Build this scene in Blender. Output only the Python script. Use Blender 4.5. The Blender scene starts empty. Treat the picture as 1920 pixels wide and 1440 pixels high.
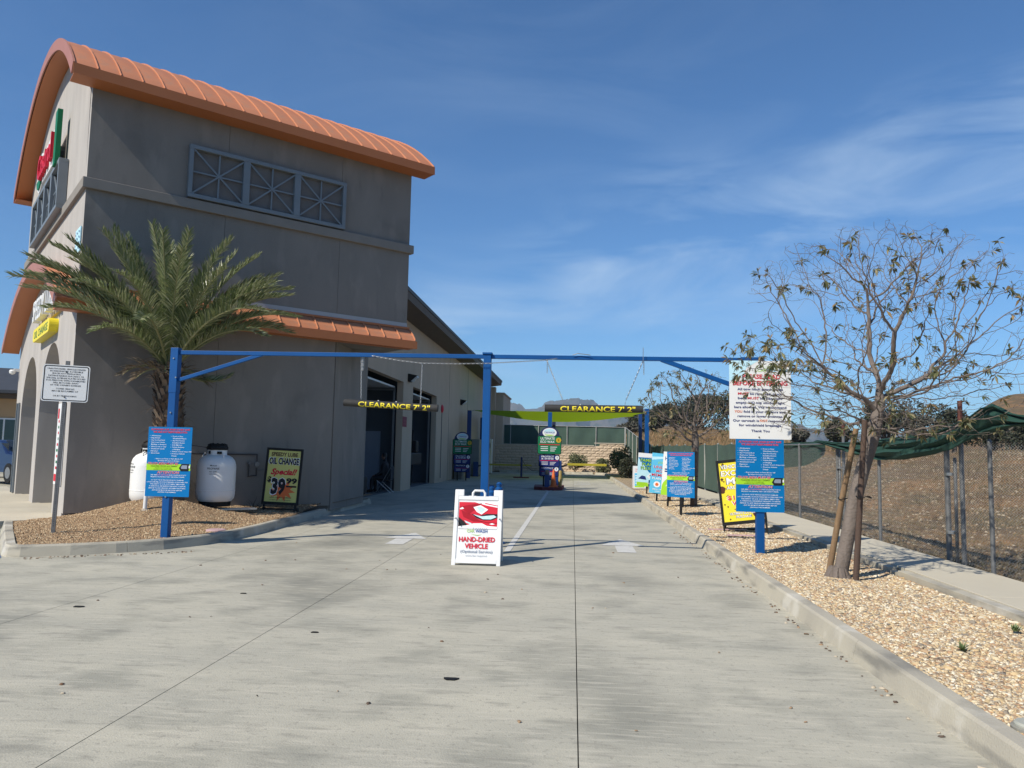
import bpy, bmesh, math, random
import numpy as np
from mathutils import Vector, Matrix, noise as mnoise
from math import sin, cos, radians, pi, sqrt, atan2, hypot

C = bpy.context.scene.collection
scene = bpy.context.scene

# ------------------------------------------------------------------ camera
cam_data = bpy.data.cameras.new('camera')
cam = bpy.data.objects.new('camera', cam_data); C.objects.link(cam)
cam_data.sensor_width = 36.0
cam_data.lens = 36.0 * 1425 / 1920
cam_data.clip_start = 0.05; cam_data.clip_end = 9000
cam.matrix_world = (Matrix.Translation((0, 0, 1.572)) @ Matrix.Rotation(radians(4.65), 4, 'Z')
                    @ Matrix.Rotation(radians(95.0), 4, 'X') @ Matrix.Rotation(radians(1.19), 4, 'Z'))
scene.camera = cam

# ------------------------------------------------------------------ light
SUN_AZ, SUN_EL = 43.0, 43.6          # direction the light travels towards, elevation
world = bpy.data.worlds.new('World'); scene.world = world; world.use_nodes = True
nt = world.node_tree; nt.nodes.clear()
out = nt.nodes.new('ShaderNodeOutputWorld'); bg = nt.nodes.new('ShaderNodeBackground')
sky = nt.nodes.new('ShaderNodeTexSky'); sky.sky_type = 'NISHITA'; sky.sun_disc = False
sky.sun_elevation = radians(SUN_EL); sky.sun_rotation = radians(SUN_AZ + 180)
sky.altitude = 400; sky.air_density = 1.0; sky.dust_density = 0.1; sky.ozone_density = 2.6
bg.inputs[1].default_value = 0.080
BAND_N = (0.2694, 0.1877, -0.9446)
geo = nt.nodes.new('ShaderNodeTexCoord')
mp = nt.nodes.new('ShaderNodeMapping'); mp.vector_type = 'POINT'
mp.inputs['Rotation'].default_value = (radians(0), radians(14), radians(14))
mp.inputs['Scale'].default_value = (2.2, 2.6, 9.0)
n1 = nt.nodes.new('ShaderNodeTexNoise'); n1.inputs['Scale'].default_value = 1.5; n1.inputs['Detail'].default_value = 9
n1.inputs['Roughness'].default_value = 0.58; n1.inputs['Distortion'].default_value = 0.6
n2 = nt.nodes.new('ShaderNodeTexNoise'); n2.inputs['Scale'].default_value = 1.7; n2.inputs['Detail'].default_value = 3
r1 = nt.nodes.new('ShaderNodeMapRange'); r1.inputs[1].default_value = 0.42; r1.inputs[2].default_value = 0.76
r2 = nt.nodes.new('ShaderNodeMapRange'); r2.inputs[1].default_value = 0.46; r2.inputs[2].default_value = 0.72
mul = nt.nodes.new('ShaderNodeMath'); mul.operation = 'MULTIPLY'
mul2 = nt.nodes.new('ShaderNodeMath'); mul2.operation = 'MULTIPLY'; mul2.inputs[1].default_value = 0.7
mix = nt.nodes.new('ShaderNodeMixRGB'); mix.inputs[2].default_value = (6.6, 8.4, 10.5, 1)
tint = nt.nodes.new('ShaderNodeMixRGB'); tint.blend_type = 'MULTIPLY'; tint.inputs[0].default_value = 1
tint.inputs[2].default_value = (0.66, 1.06, 1.40, 1)
L = nt.links.new
L(geo.outputs['Generated'], mp.inputs[0]); L(mp.outputs[0], n1.inputs[0]); L(geo.outputs['Generated'], n2.inputs[0])
dt = nt.nodes.new('ShaderNodeVectorMath'); dt.operation = 'DOT_PRODUCT'; dt.inputs[1].default_value = BAND_N
ab = nt.nodes.new('ShaderNodeMath'); ab.operation = 'ABSOLUTE'; bd = nt.nodes.new('ShaderNodeMapRange'); bd.interpolation_type = 'SMOOTHSTEP'
bd.inputs[1].default_value = 0.14; bd.inputs[2].default_value = 0.0; bd.inputs[3].default_value = 0.0; bd.inputs[4].default_value = 1.0
wob = nt.nodes.new('ShaderNodeMath'); wob.operation = 'MULTIPLY_ADD'; wob.inputs[1].default_value = 0.28; wob.inputs[2].default_value = -0.14
wad = nt.nodes.new('ShaderNodeMath'); wad.operation = 'ADD'; mx_ = nt.nodes.new('ShaderNodeMath'); mx_.operation = 'MAXIMUM'; sc_ = nt.nodes.new('ShaderNodeMath'); sc_.operation = 'MULTIPLY'; sc_.inputs[1].default_value = 0.16
L(geo.outputs['Generated'], dt.inputs[0]); L(n2.outputs[0], wob.inputs[0]); L(dt.outputs['Value'], wad.inputs[0]); L(wob.outputs[0], wad.inputs[1]); L(wad.outputs[0], ab.inputs[0]); L(ab.outputs[0], bd.inputs[0])
L(n1.outputs[0], r1.inputs[0]); L(n2.outputs[0], r2.inputs[0]); L(r2.outputs[0], sc_.inputs[0]); L(sc_.outputs[0], mx_.inputs[0]); L(bd.outputs[0], mx_.inputs[1]); L(r1.outputs[0], mul.inputs[0]); L(mx_.outputs[0], mul.inputs[1])
L(mul.outputs[0], mul2.inputs[0]); L(mul2.outputs[0], mix.inputs[0]); L(sky.outputs[0], tint.inputs[1]); L(tint.outputs[0], mix.inputs[1])
L(mix.outputs[0], bg.inputs[0]); L(bg.outputs[0], out.inputs[0])

sd = bpy.data.lights.new('sun', 'SUN'); sd.energy = 5.0; sd.angle = radians(0.53); sd.color = (1.0, 0.935, 0.82)
sun = bpy.data.objects.new('sun', sd); C.objects.link(sun)
dvec = Vector((sin(radians(SUN_AZ)) * cos(radians(SUN_EL)), cos(radians(SUN_AZ)) * cos(radians(SUN_EL)), -sin(radians(SUN_EL))))
sun.rotation_euler = dvec.to_track_quat('-Z', 'Y').to_euler()
scene.render.engine = 'CYCLES'
scene.view_settings.view_transform = 'Standard'; scene.view_settings.look = 'None'
scene.view_settings.gamma = 1.0; scene.view_settings.use_curve_mapping = False
scene.view_settings.exposure = 0.2
scene.cycles.max_bounces = 6; scene.cycles.volume_bounces = 0

# ------------------------------------------------------------------ materials
MATS = {}
def mat(name, col, rough=0.7, metal=0.0, var=None, vscale=3.0, amt=0.5, stretch=(1, 1, 1), bump=0.0, bscale=60.0,
        layers=None, island=None, spec=0.5, coat=0.0, alpha=None, detail=6, obj_rand=0.0):
    """principled; var = second colour mixed in by noise; layers = more (colour, scale, lo, hi, stretch) patches"""
    if name in MATS: return MATS[name]
    m = bpy.data.materials.new(name); m.use_nodes = True; t = m.node_tree
    b = t.nodes['Principled BSDF']; lk = t.links.new
    b.inputs['Roughness'].default_value = rough; b.inputs['Metallic'].default_value = metal
    b.inputs['Specular IOR Level'].default_value = spec
    if coat: b.inputs['Coat Weight'].default_value = coat
    def c4(c): return (c[0], c[1], c[2], 1)
    b.inputs['Base Color'].default_value = c4(col)
    tc = t.nodes.new('ShaderNodeTexCoord')
    def nz(scale, st, det=detail):
        mpn = t.nodes.new('ShaderNodeMapping'); mpn.inputs['Scale'].default_value = st
        n = t.nodes.new('ShaderNodeTexNoise'); n.inputs['Scale'].default_value = scale; n.inputs['Detail'].default_value = det
        lk(tc.outputs['Object'], mpn.inputs[0]); lk(mpn.outputs[0], n.inputs[0]); return n
    last = None
    if island:
        g = t.nodes.new('ShaderNodeNewGeometry'); cr = t.nodes.new('ShaderNodeValToRGB')
        cr.color_ramp.interpolation = 'CONSTANT' if len(island) > 3 else 'LINEAR'
        while len(cr.color_ramp.elements) < len(island): cr.color_ramp.elements.new(0.5)
        for i, c in enumerate(island):
            cr.color_ramp.elements[i].position = i / len(island) if len(island) > 3 else i / max(1, len(island) - 1)
            cr.color_ramp.elements[i].color = c4(c)
        lk(g.outputs['Random Per Island'], cr.inputs[0]); last = cr.outputs[0]
    if var:
        n = nz(vscale, stretch); mr = t.nodes.new('ShaderNodeMapRange')
        mr.inputs[1].default_value = 0.5 - 0.5 * (1 - amt) - 0.02; mr.inputs[2].default_value = 0.5 + 0.5 * (1 - amt) + 0.02
        mx = t.nodes.new('ShaderNodeMixRGB'); mx.inputs[1].default_value = c4(col); mx.inputs[2].default_value = c4(var)
        if last: lk(last, mx.inputs[1])
        lk(n.outputs[0], mr.inputs[0]); lk(mr.outputs[0], mx.inputs[0]); last = mx.outputs[0]
    for ly in (layers or []):
        c, sc, lo, hi, st = ly[:5]; f = ly[5] if len(ly) > 5 else 1.0
        n = nz(sc, st); mr = t.nodes.new('ShaderNodeMapRange'); mr.inputs[1].default_value = lo; mr.inputs[2].default_value = hi
        mr.inputs[4].default_value = f
        mx = t.nodes.new('ShaderNodeMixRGB'); mx.inputs[2].default_value = c4(c)
        if last: lk(last, mx.inputs[1])
        else: mx.inputs[1].default_value = c4(col)
        lk(n.outputs[0], mr.inputs[0]); lk(mr.outputs[0], mx.inputs[0]); last = mx.outputs[0]
    if obj_rand:
        oi = t.nodes.new('ShaderNodeObjectInfo'); mr = t.nodes.new('ShaderNodeMapRange')
        mr.inputs[3].default_value = 1 - obj_rand; mr.inputs[4].default_value = 1 + obj_rand
        hs = t.nodes.new('ShaderNodeHueSaturation'); lk(oi.outputs['Random'], mr.inputs[0]); lk(mr.outputs[0], hs.inputs['Value'])
        if last: lk(last, hs.inputs['Color'])
        else: hs.inputs['Color'].default_value = c4(col)
        last = hs.outputs[0]
    if last: lk(last, b.inputs['Base Color'])
    if bump:
        n = nz(bscale, (1, 1, 1), 5); bp = t.nodes.new('ShaderNodeBump'); bp.inputs['Strength'].default_value = min(1, bump)
        bp.inputs['Distance'].default_value = 0.01 if bump <= 1 else 0.01 * bump
        lk(n.outputs[0], bp.inputs['Height']); lk(bp.outputs[0], b.inputs['Normal'])
    if name.startswith('print_'): b.inputs['Specular IOR Level'].default_value = 0.2
    MATS[name] = m
    return m

def leafmat(name, cols, trans=0.3, rough=0.5):
    if name in MATS: return MATS[name]
    m = mat(name, cols[0], rough, island=cols)
    t = m.node_tree; b = t.nodes['Principled BSDF']; o = t.nodes['Material Output']
    tr = t.nodes.new('ShaderNodeBsdfTranslucent'); mxs = t.nodes.new('ShaderNodeMixShader'); mxs.inputs[0].default_value = trans
    src = b.inputs['Base Color'].links[0].from_socket
    t.links.new(src, tr.inputs[0]); t.links.new(b.outputs[0], mxs.inputs[1]); t.links.new(tr.outputs[0], mxs.inputs[2])
    t.links.new(mxs.outputs[0], o.inputs[0]); return m

M = mat
concrete = M('concrete_pavement', (0.455, 0.425, 0.335), 0.82, var=(0.355, 0.338, 0.275), vscale=1.1, amt=0.55, stretch=(0.55, 1.6, 1), bump=0.35, bscale=90,
             layers=[((0.15, 0.148, 0.122), 0.42, 0.52, 0.68, (1.0, 0.7, 1), 0.75), ((0.22, 0.215, 0.175), 1.7, 0.51, 0.66, (0.8, 1.0, 1), 0.55), ((0.19, 0.18, 0.15), 6.0, 0.56, 0.68, (0.5, 1.8, 1), 0.4),
                     ((0.52, 0.48, 0.385), 1.7, 0.58, 0.8, (0.5, 1.4, 1), 0.5), ((0.20, 0.185, 0.155), 30.0, 0.57, 0.68, (1, 1, 1), 0.45),
                     ((0.52, 0.48, 0.385), 11.0, 0.53, 0.66, (0.3, 2.2, 1), 0.45)])
kerbmat = M('kerb_concrete', (0.45, 0.41, 0.32), 0.85, var=(0.35, 0.32, 0.26), vscale=2.5, amt=0.5, bump=0.4, bscale=70,
            layers=[((0.14, 0.135, 0.12), 2.2, 0.52, 0.68, (1, 0.6, 3.0), 0.7), ((0.55, 0.52, 0.45), 1.6, 0.58, 0.66, (1, 1, 1), 0.6)])
walkmat = M('sidewalk_concrete', (0.53, 0.48, 0.37), 0.85, var=(0.45, 0.405, 0.315), vscale=1.5, amt=0.4, bump=0.3, bscale=80)
jointmat = M('joint_dark', (0.06, 0.055, 0.05), 0.95, var=(0.1, 0.09, 0.08), vscale=9)
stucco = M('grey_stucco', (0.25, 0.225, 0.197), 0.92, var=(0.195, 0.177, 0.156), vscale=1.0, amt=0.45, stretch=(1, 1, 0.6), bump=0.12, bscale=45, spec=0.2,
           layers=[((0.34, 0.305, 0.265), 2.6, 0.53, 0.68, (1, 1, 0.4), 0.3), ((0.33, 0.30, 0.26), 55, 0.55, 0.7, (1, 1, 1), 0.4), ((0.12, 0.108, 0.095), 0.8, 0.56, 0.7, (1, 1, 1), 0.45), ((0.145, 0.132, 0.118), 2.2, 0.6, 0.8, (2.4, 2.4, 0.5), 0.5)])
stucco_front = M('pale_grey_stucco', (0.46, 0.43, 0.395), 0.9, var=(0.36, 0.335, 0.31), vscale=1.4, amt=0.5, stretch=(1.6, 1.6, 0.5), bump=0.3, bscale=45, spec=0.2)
beige = M('beige_stucco', (0.57, 0.44, 0.32), 0.92, var=(0.48, 0.37, 0.265), vscale=1.2, amt=0.4, stretch=(1, 1, 0.4), bump=0.25, bscale=40, spec=0.2)
brown = M('brown_trim', (0.13, 0.095, 0.07), 0.7, var=(0.1, 0.075, 0.055), vscale=2)
copper = M('copper_orange_roof', (0.50, 0.20, 0.10), 0.6, var=(0.42, 0.165, 0.085), vscale=1.6, amt=0.6, spec=0.25, layers=[((0.36, 0.20, 0.13), 5, 0.55, 0.7, (1, 1, 1), 0.5)], obj_rand=0.06)
copper_trim = M('orange_trim', (0.47, 0.155, 0.045), 0.5, var=(0.42, 0.135, 0.04), vscale=1.2, amt=0.3)
beltmat = M('belt_stucco', (0.25, 0.225, 0.195), 0.9, var=(0.21, 0.19, 0.165), vscale=3, bump=0.2)
greymetal = M('grey_painted_metal', (0.19, 0.215, 0.235), 0.45, var=(0.16, 0.185, 0.2), vscale=4)
blue = M('blue_paint', (0.001, 0.078, 0.27), 0.5, var=(0.001, 0.055, 0.20), vscale=2.2, amt=0.35, spec=0.3)
darkblue = M('dark_blue_paint', (0.004, 0.035, 0.15), 0.45, var=(0.006, 0.04, 0.17), vscale=3)
navy = M('navy_paint', (0.012, 0.02, 0.1), 0.5, var=(0.01, 0.016, 0.075), vscale=3)
galv = M('galvanised_steel', (0.30, 0.31, 0.315), 0.5, metal=0.6, var=(0.2, 0.205, 0.21), vscale=14, amt=0.4)
galvdark = M('weathered_galvanised', (0.2, 0.205, 0.205), 0.6, metal=0.4, var=(0.12, 0.12, 0.12), vscale=18, amt=0.4)
chainm = M('chain_steel', (0.45, 0.45, 0.44), 0.4, metal=0.8, var=(0.3, 0.3, 0.3), vscale=40)
white = M('white_paint', (0.78, 0.78, 0.76), 0.45, var=(0.70, 0.70, 0.68), vscale=3, amt=0.35)
offwhite = M('white_plastic', (0.74, 0.74, 0.73), 0.4, var=(0.66, 0.66, 0.65), vscale=5, amt=0.35)
black = M('black_plastic', (0.010, 0.010, 0.010), 0.6, var=(0.016, 0.016, 0.016), vscale=6, spec=0.2)
blackfoam = M('black_foam_pipe', (0.014, 0.014, 0.014), 0.8, var=(0.034, 0.033, 0.032), vscale=8, bump=0.2)
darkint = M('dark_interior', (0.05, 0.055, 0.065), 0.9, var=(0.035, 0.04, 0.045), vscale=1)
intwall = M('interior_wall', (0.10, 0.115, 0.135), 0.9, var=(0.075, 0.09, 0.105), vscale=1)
roadpaint = M('white_road_paint', (0.60, 0.59, 0.55), 0.8, var=(0.46, 0.45, 0.42), vscale=6, amt=0.45, layers=[((0.36, 0.35, 0.32), 22, 0.56, 0.7, (1, 1, 1), 0.7)])
bluepaint = M('blue_road_paint', (0.03, 0.10, 0.30), 0.8, var=(0.06, 0.13, 0.30), vscale=6, amt=0.45)
P_blue = M('print_blue', (0.0, 0.16, 0.42), 0.5, var=(0.0, 0.145, 0.39), vscale=2)
P_white = M('print_white', (0.80, 0.80, 0.80), 0.5, var=(0.77, 0.77, 0.77), vscale=2)
P_red = M('print_red', (0.62, 0.02, 0.04), 0.5, var=(0.55, 0.02, 0.04), vscale=5)
P_pink = M('print_pink', (0.72, 0.22, 0.36), 0.5, var=(0.65, 0.2, 0.33), vscale=5)
P_green = M('print_lime', (0.36, 0.66, 0.03), 0.45, var=(0.33, 0.6, 0.03), vscale=2)
P_black = M('print_black', (0.012, 0.012, 0.014), 0.5, var=(0.018, 0.018, 0.02), vscale=5)
P_yellow = M('print_yellow', (0.80, 0.66, 0.04), 0.45, var=(0.76, 0.62, 0.04), vscale=3)
P_pale = M('print_pale_yellow', (0.62, 0.60, 0.18), 0.45, var=(0.55, 0.52, 0.17), vscale=2)
P_cyan = M('print_cyan', (0.12, 0.50, 0.72), 0.45, var=(0.1, 0.44, 0.68), vscale=2)
P_sky = M('print_sky', (0.45, 0.72, 0.82), 0.45, var=(0.55, 0.78, 0.84), vscale=3)
P_navy = M('print_navy', (0.015, 0.03, 0.16), 0.5, var=(0.013, 0.025, 0.13), vscale=5)
P_orange = M('print_orange', (0.72, 0.16, 0.04), 0.5, var=(0.65, 0.14, 0.04), vscale=5)
P_brown = M('print_brown', (0.10, 0.035, 0.02), 0.5, var=(0.08, 0.03, 0.02), vscale=5)
P_grey = M('print_grey', (0.25, 0.29, 0.36), 0.5, var=(0.22, 0.26, 0.33), vscale=5)
P_dgreen = M('print_dark_green', (0.01, 0.14, 0.06), 0.5, var=(0.01, 0.18, 0.07), vscale=3)
P_gold = M('print_gold', (0.55, 0.36, 0.03), 0.5, var=(0.5, 0.33, 0.03), vscale=5)
darkglass = M('dark_glass', (0.02, 0.025, 0.03), 0.08, var=(0.025, 0.03, 0.035), vscale=2)

# ------------------------------------------------------------------ helpers
class MB:
    def __init__(s): s.v = []; s.f = []; s.m = []; s.cm = 0; s.X = None
    def V(s, p):
        p = Vector(p)
        if s.X is not None: p = s.X @ p
        s.v.append(p); return len(s.v) - 1
    def F(s, idx): s.f.append(tuple(idx)); s.m.append(s.cm)
    def poly(s, pts): s.F([s.V(p) for p in pts]); return s
    def box(s, x0, x1, y0, y1, z0, z1, X=None):
        o = s.X
        if X is not None: s.X = X if o is None else o @ X
        i = [s.V(p) for p in ((x0, y0, z0), (x1, y0, z0), (x1, y1, z0), (x0, y1, z0), (x0, y0, z1), (x1, y0, z1), (x1, y1, z1), (x0, y1, z1))]
        for q in ((0, 3, 2, 1), (4, 5, 6, 7), (0, 1, 5, 4), (1, 2, 6, 5), (2, 3, 7, 6), (3, 0, 4, 7)): s.F([i[k] for k in q])
        s.X = o; return s
    def cbox(s, c, d, X=None): return s.box(c[0] - d[0] / 2, c[0] + d[0] / 2, c[1] - d[1] / 2, c[1] + d[1] / 2, c[2] - d[2] / 2, c[2] + d[2] / 2, X)
    def prism(s, pts, d):
        """closed polygon pts (3D), extruded by vector d"""
        d = Vector(d); a = [s.V(p) for p in pts]; b = [s.V(Vector(p) + d) for p in pts]
        s.F(a[::-1]); s.F(b); n = len(pts)
        for i in range(n): s.F((a[i], a[(i + 1) % n], b[(i + 1) % n], b[i]))
        return s
    def tube(s, pts, r, n=8, cap=True, up=None):
        pts = [Vector(p) for p in pts]; rs = r if isinstance(r, (list, tuple)) else [r] * len(pts)
        rings = []; ref = None
        for i, p in enumerate(pts):
            t = (pts[min(i + 1, len(pts) - 1)] - pts[max(i - 1, 0)])
            t = t.normalized() if t.length > 1e-9 else Vector((0, 0, 1))
            if ref is None:
                a = Vector((0, 0, 1)) if abs(t.z) < 0.9 else Vector((1, 0, 0)); ref = t.cross(a).normalized()
            ref = (ref - t * ref.dot(t)); ref = ref.normalized() if ref.length > 1e-6 else t.orthogonal().normalized()
            w = t.cross(ref)
            rings.append([s.V(p + (ref * cos(2 * pi * k / n) + w * sin(2 * pi * k / n)) * rs[i]) for k in range(n)])
        for i in range(len(pts) - 1):
            for k in range(n): s.F((rings[i][k], rings[i][(k + 1) % n], rings[i + 1][(k + 1) % n], rings[i + 1][k]))
        if cap: s.F(rings[0][::-1]); s.F(rings[-1])
        return s
    def lathe(s, prof, n=24, c=(0, 0, 0)):
        rings = [[s.V((c[0] + r * cos(2 * pi * k / n), c[1] + r * sin(2 * pi * k / n), c[2] + z)) for k in range(n)] for r, z in prof]
        for i in range(len(prof) - 1):
            for k in range(n): s.F((rings[i][k], rings[i][(k + 1) % n], rings[i + 1][(k + 1) % n], rings[i + 1][k]))
        s.F(rings[0][::-1]); s.F(rings[-1]); return s
    def bar(s, a, b, w, h):
        """rectangular bar from a to b"""
        a, b = Vector(a), Vector(b); t = (b - a).normalized()
        u = t.cross(Vector((0, 0, 1)));  u = u.normalized() if u.length > 1e-4 else Vector((1, 0, 0))
        v = u.cross(t).normalized(); q = [(-w / 2, -h / 2), (w / 2, -h / 2), (w / 2, h / 2), (-w / 2, h / 2)]
        A = [s.V(a + u * x + v * y) for x, y in q]; B = [s.V(b + u * x + v * y) for x, y in q]
        s.F(A); s.F(B[::-1])
        for i in range(4): s.F((A[i], B[i], B[(i + 1) % 4], A[(i + 1) % 4]))
        return s
    def mesh(s, name, mats, smooth=False):
        me = bpy.data.meshes.new(name); me.from_pydata(s.v, [], s.f)
        mats = mats if isinstance(mats, (list, tuple)) else [mats]
        for m in mats: me.materials.append(m)
        if len(mats) > 1: me.polygons.foreach_set('material_index', s.m)
        bm = bmesh.new(); bm.from_mesh(me); bmesh.ops.recalc_face_normals(bm, faces=bm.faces); bm.to_mesh(me); bm.free()
        if smooth:
            me.polygons.foreach_set('use_smooth', [True] * len(me.polygons))
            me.set_sharp_from_angle(angle=radians(38))
        me.update(); return me
    def build(s, name, mats, parent=None, smooth=False, bevel=0.0, kind=None, raw=False):
        me = s.mesh(name, mats, smooth); return link(name, me, parent, bevel=bevel, kind=kind)

def link(name, me, parent=None, loc=None, rot=None, bevel=0.0, kind=None):
    o = bpy.data.objects.new(name, me); C.objects.link(o)
    if parent: o.parent = parent
    if loc: o.location = loc
    if rot: o.rotation_euler = rot
    if bevel:
        b = o.modifiers.new('bevel', 'BEVEL'); b.width = bevel; b.segments = 2; b.limit_method = 'ANGLE'; b.angle_limit = radians(35)
    if kind: o['kind'] = kind
    return o
def tag(o, label, cat, group=None):
    o['label'] = label; o['category'] = cat
    if group: o['group'] = group
    return o
def thing(name, label, cat, loc=(0, 0, 0), rz=0.0, group=None):
    o = bpy.data.objects.new(name, None); C.objects.link(o); o.empty_display_size = 0.2
    o.location = loc; o.rotation_euler = (0, 0, rz); return tag(o, label, cat, group)
def struct(o): o['kind'] = 'structure'; return o
def kids(o): return [c for c in bpy.data.objects if c.parent == o]
def dup(root, loc, rz, label):
    r = root.copy(); C.objects.link(r); r.location = loc; r.rotation_euler = (0, 0, rz); r['label'] = label
    for ch in kids(root):
        c = ch.copy(); C.objects.link(c); c.parent = r
        for g in kids(ch):
            d = g.copy(); C.objects.link(d); d.parent = c
    return r

_tcache = {}
def glyphs(txt, bold, res):
    key = (txt, bold, res)
    if key not in _tcache:
        cu = bpy.data.curves.new('t', 'FONT'); cu.body = txt; cu.size = 1.0; cu.resolution_u = res; cu.offset = bold * .38
        cu.align_x = 'CENTER'; cu.fill_mode = 'FRONT' if hasattr(cu, 'fill_mode') else cu.fill_mode
        ob = bpy.data.objects.new('t', cu); C.objects.link(ob)
        me = bpy.data.meshes.new_from_object(ob)
        _tcache[key] = ([tuple(v.co) for v in me.vertices], [tuple(p.vertices) for p in me.polygons])
        bpy.data.objects.remove(ob); bpy.data.curves.remove(cu); bpy.data.meshes.remove(me)
    return _tcache[key]
def text(mb, txt, cx, z, h, w=None, m=0, y=-0.004, bold=0.012, res=2, shear=0.0, xf=None, align='c', depth=0.0):
    """writes txt centred at cx with its baseline at z, cap height h, squeezed to width w"""
    vs, fs = glyphs(txt, bold, res)
    if not vs: return
    x0 = min(v[0] for v in vs); x1 = max(v[0] for v in vs); k = h / 0.73; kx = k
    if w and (x1 - x0) * k > 0: kx = w / (x1 - x0)
    mid = (x0 + x1) / 2
    if align == 'l': mid = x0
    o = len(mb.v)
    for v in vs:
        p = Vector((cx + (v[0] - mid) * kx + shear * v[1] * k, y, z + v[1] * k))
        if xf: p = xf(p)
        mb.V(p)
    for f in fs: mb.f.append(tuple(i + o for i in f)); mb.m.append(m)
    if depth:
        # sides: extrude back
        from collections import Counter
        ed = Counter()
        for f in fs:
            for i in range(len(f)): ed[tuple(sorted((f[i], f[(i + 1) % len(f)])))] += 1
        ob = len(mb.v)
        for v in vs:
            p = Vector((cx + (v[0] - mid) * kx + shear * v[1] * k, y + depth, z + v[1] * k))
            if xf: p = xf(p)
            mb.V(p)
        for (a, b), n in ed.items():
            if n == 1: mb.f.append((a + o, b + o, b + ob, a + ob)); mb.m.append(m)
def rect(mb, x0, x1, z0, z1, m, y=-0.003):
    a = mb.cm; mb.cm = m; mb.poly([(x0, y, z0), (x1, y, z0), (x1, y, z1), (x0, y, z1)]); mb.cm = a
def rrect(w, h, r, n=4, cx=0, cz=0):
    pts = []
    for qx, qz, a0 in ((1, 1, 0), (-1, 1, 90), (-1, -1, 180), (1, -1, 270)):
        for k in range(n + 1):
            a = radians(a0 + 90 * k / n); pts.append((cx + qx * (w / 2 - r) + r * cos(a), cz + qz * (h / 2 - r) + r * sin(a)))
    return pts
def fpoly(mb, pts, m, y=-0.003):
    a = mb.cm; mb.cm = m; mb.poly([(p[0], y, p[1]) for p in pts]); mb.cm = a
def ell(cx, cz, rx, rz, n=24, a0=0, a1=360): return [(cx + rx * cos(radians(a0 + (a1 - a0) * k / n)), cz + rz * sin(radians(a0 + (a1 - a0) * k / n))) for k in range(n)]
def sstep(a, b, x):
    t = max(0.0, min(1.0, (x - a) / (b - a))); return t * t * (3 - 2 * t)
# ================================================================== SETTING
rnd = random.Random(7)
# --- terrain: one sheet with grid lines placed where the land steps
def hmap(x, y):
    h = -0.09
    if x > 5.24:
        h = 0.10 + 1.45 * sstep(6.0, 15.0, x + 0.10 * (y - 14)) * sstep(-8, 14, y) + 0.05 * mnoise.noise(Vector((x * 0.5, y * 0.5, 0)))
        h += 0.30 * math.exp(-((x - 14.5) ** 2 + (y - 27) ** 2) / 12.0)
        if y > 40: h += 0.0
    if y > 57.25:
        b = 1.95 + 0.012 * (y - 57)
        b += (2.2 + 1.0 * mnoise.noise(Vector((x * 0.08, y * 0.08, 3)))) * sstep(62, 82, y) * sstep(-6, 14, x) * 0.55 * sstep(26, 16, x)
        h = max(h * sstep(100, 57, y) , b) if x > 5.24 else b
        h += 2.0 * sstep(75, 120, y) * sstep(0, 20, x) * sstep(36, 24, x)
    elif x > 5.24 and y > 38:
        h = h + (2.0 - h) * 0.0
    # brown hill at the far right
    h += 11.0 * sstep(.42, .56, x / max(y, 1)) * sstep(80, 150, y)
    if y > 40: h += 0.35 * mnoise.noise(Vector((x * 0.15, y * 0.15, 9)))* sstep(58, 70, y)
    return h
xs = sorted(set([-120, -60, -30, -12, -6, 0, 5.2, 5.25] + [5.25 + 0.4 * i for i in range(1, 60)] + [29.5 + 2 * i for i in range(0, 70)]))
ys = sorted(set([-30, -10] + [0.8 * i for i in range(0, 71)] + [57.2, 57.26] + [57.5 + 1.5 * i for i in range(0, 70)] + [170, 190, 220, 260]))
mb = MB(); idx = {}
for j, y in enumerate(ys):
    for i, x in enumerate(xs): idx[i, j] = mb.V((x, y, hmap(x, y)))
for j in range(len(ys) - 1):
    for i in range(len(xs) - 1): mb.F((idx[i, j], idx[i + 1, j], idx[i + 1, j + 1], idx[i, j + 1]))
dirt = M('bare_dirt', (0.17, 0.115, 0.066), 0.95, var=(0.115, 0.082, 0.052), vscale=1.3, amt=0.5, bump=1.6, bscale=7, spec=0.1,
         layers=[((0.26, 0.15, 0.07), 0.35, 0.50, 0.62, (1, 1, 1), 0.75), ((0.10, 0.09, 0.05), 0.8, 0.5, 0.68, (1, 1, 1), 0.6),
                 ((0.055, 0.045, 0.032), 9, 0.56, 0.66, (1, 1, 1), 0.8), ((0.30, 0.25, 0.18), 16, 0.62, 0.70, (1, 1, 1), 0.8)])
struct(mb.build('dirt_lot', dirt, smooth=True))
mb = MB(); mb.lathe([(4050, -1.6), (0.01, -1.6)], 48); struct(mb.build('ground', M('far_ground', (0.16, 0.13, 0.09), 0.95, var=(0.08, 0.08, 0.05), vscale=0.02)))

# --- mountains
mtn = M('mountain_chaparral', (0.07, 0.068, 0.055), 0.95, var=(0.12, 0.10, 0.08), vscale=0.008, amt=0.5, spec=0.1,
        layers=[((0.05, 0.06, 0.035), 0.03, 0.5, 0.6, (1, 1, 1), 0.7)])
prof = [(-75, 2.6), (-50, 3.0), (-30, 2.3), (-15, 2.6), (-8, 2.9), (-4.7, 3.35), (-3.6, 3.0), (-2.2, 3.35), (0.2, 3.75), (1.8, 3.5), (3.59, 2.95), (4.96, 3.15), (6.5, 2.85), (8.4, 2.1),
        (9.3, 1.5), (12, 1.3), (15.8, 1.9), (17.0, 1.55), (20, 1.1), (26, 1.5), (40, 2.0), (75, 2.4)]
def pf(a):
    for (a0, e0), (a1, e1) in zip(prof, prof[1:]):
        if a0 <= a <= a1: return e0 + (e1 - e0) * (a - a0) / (a1 - a0)
    return 2.4
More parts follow.
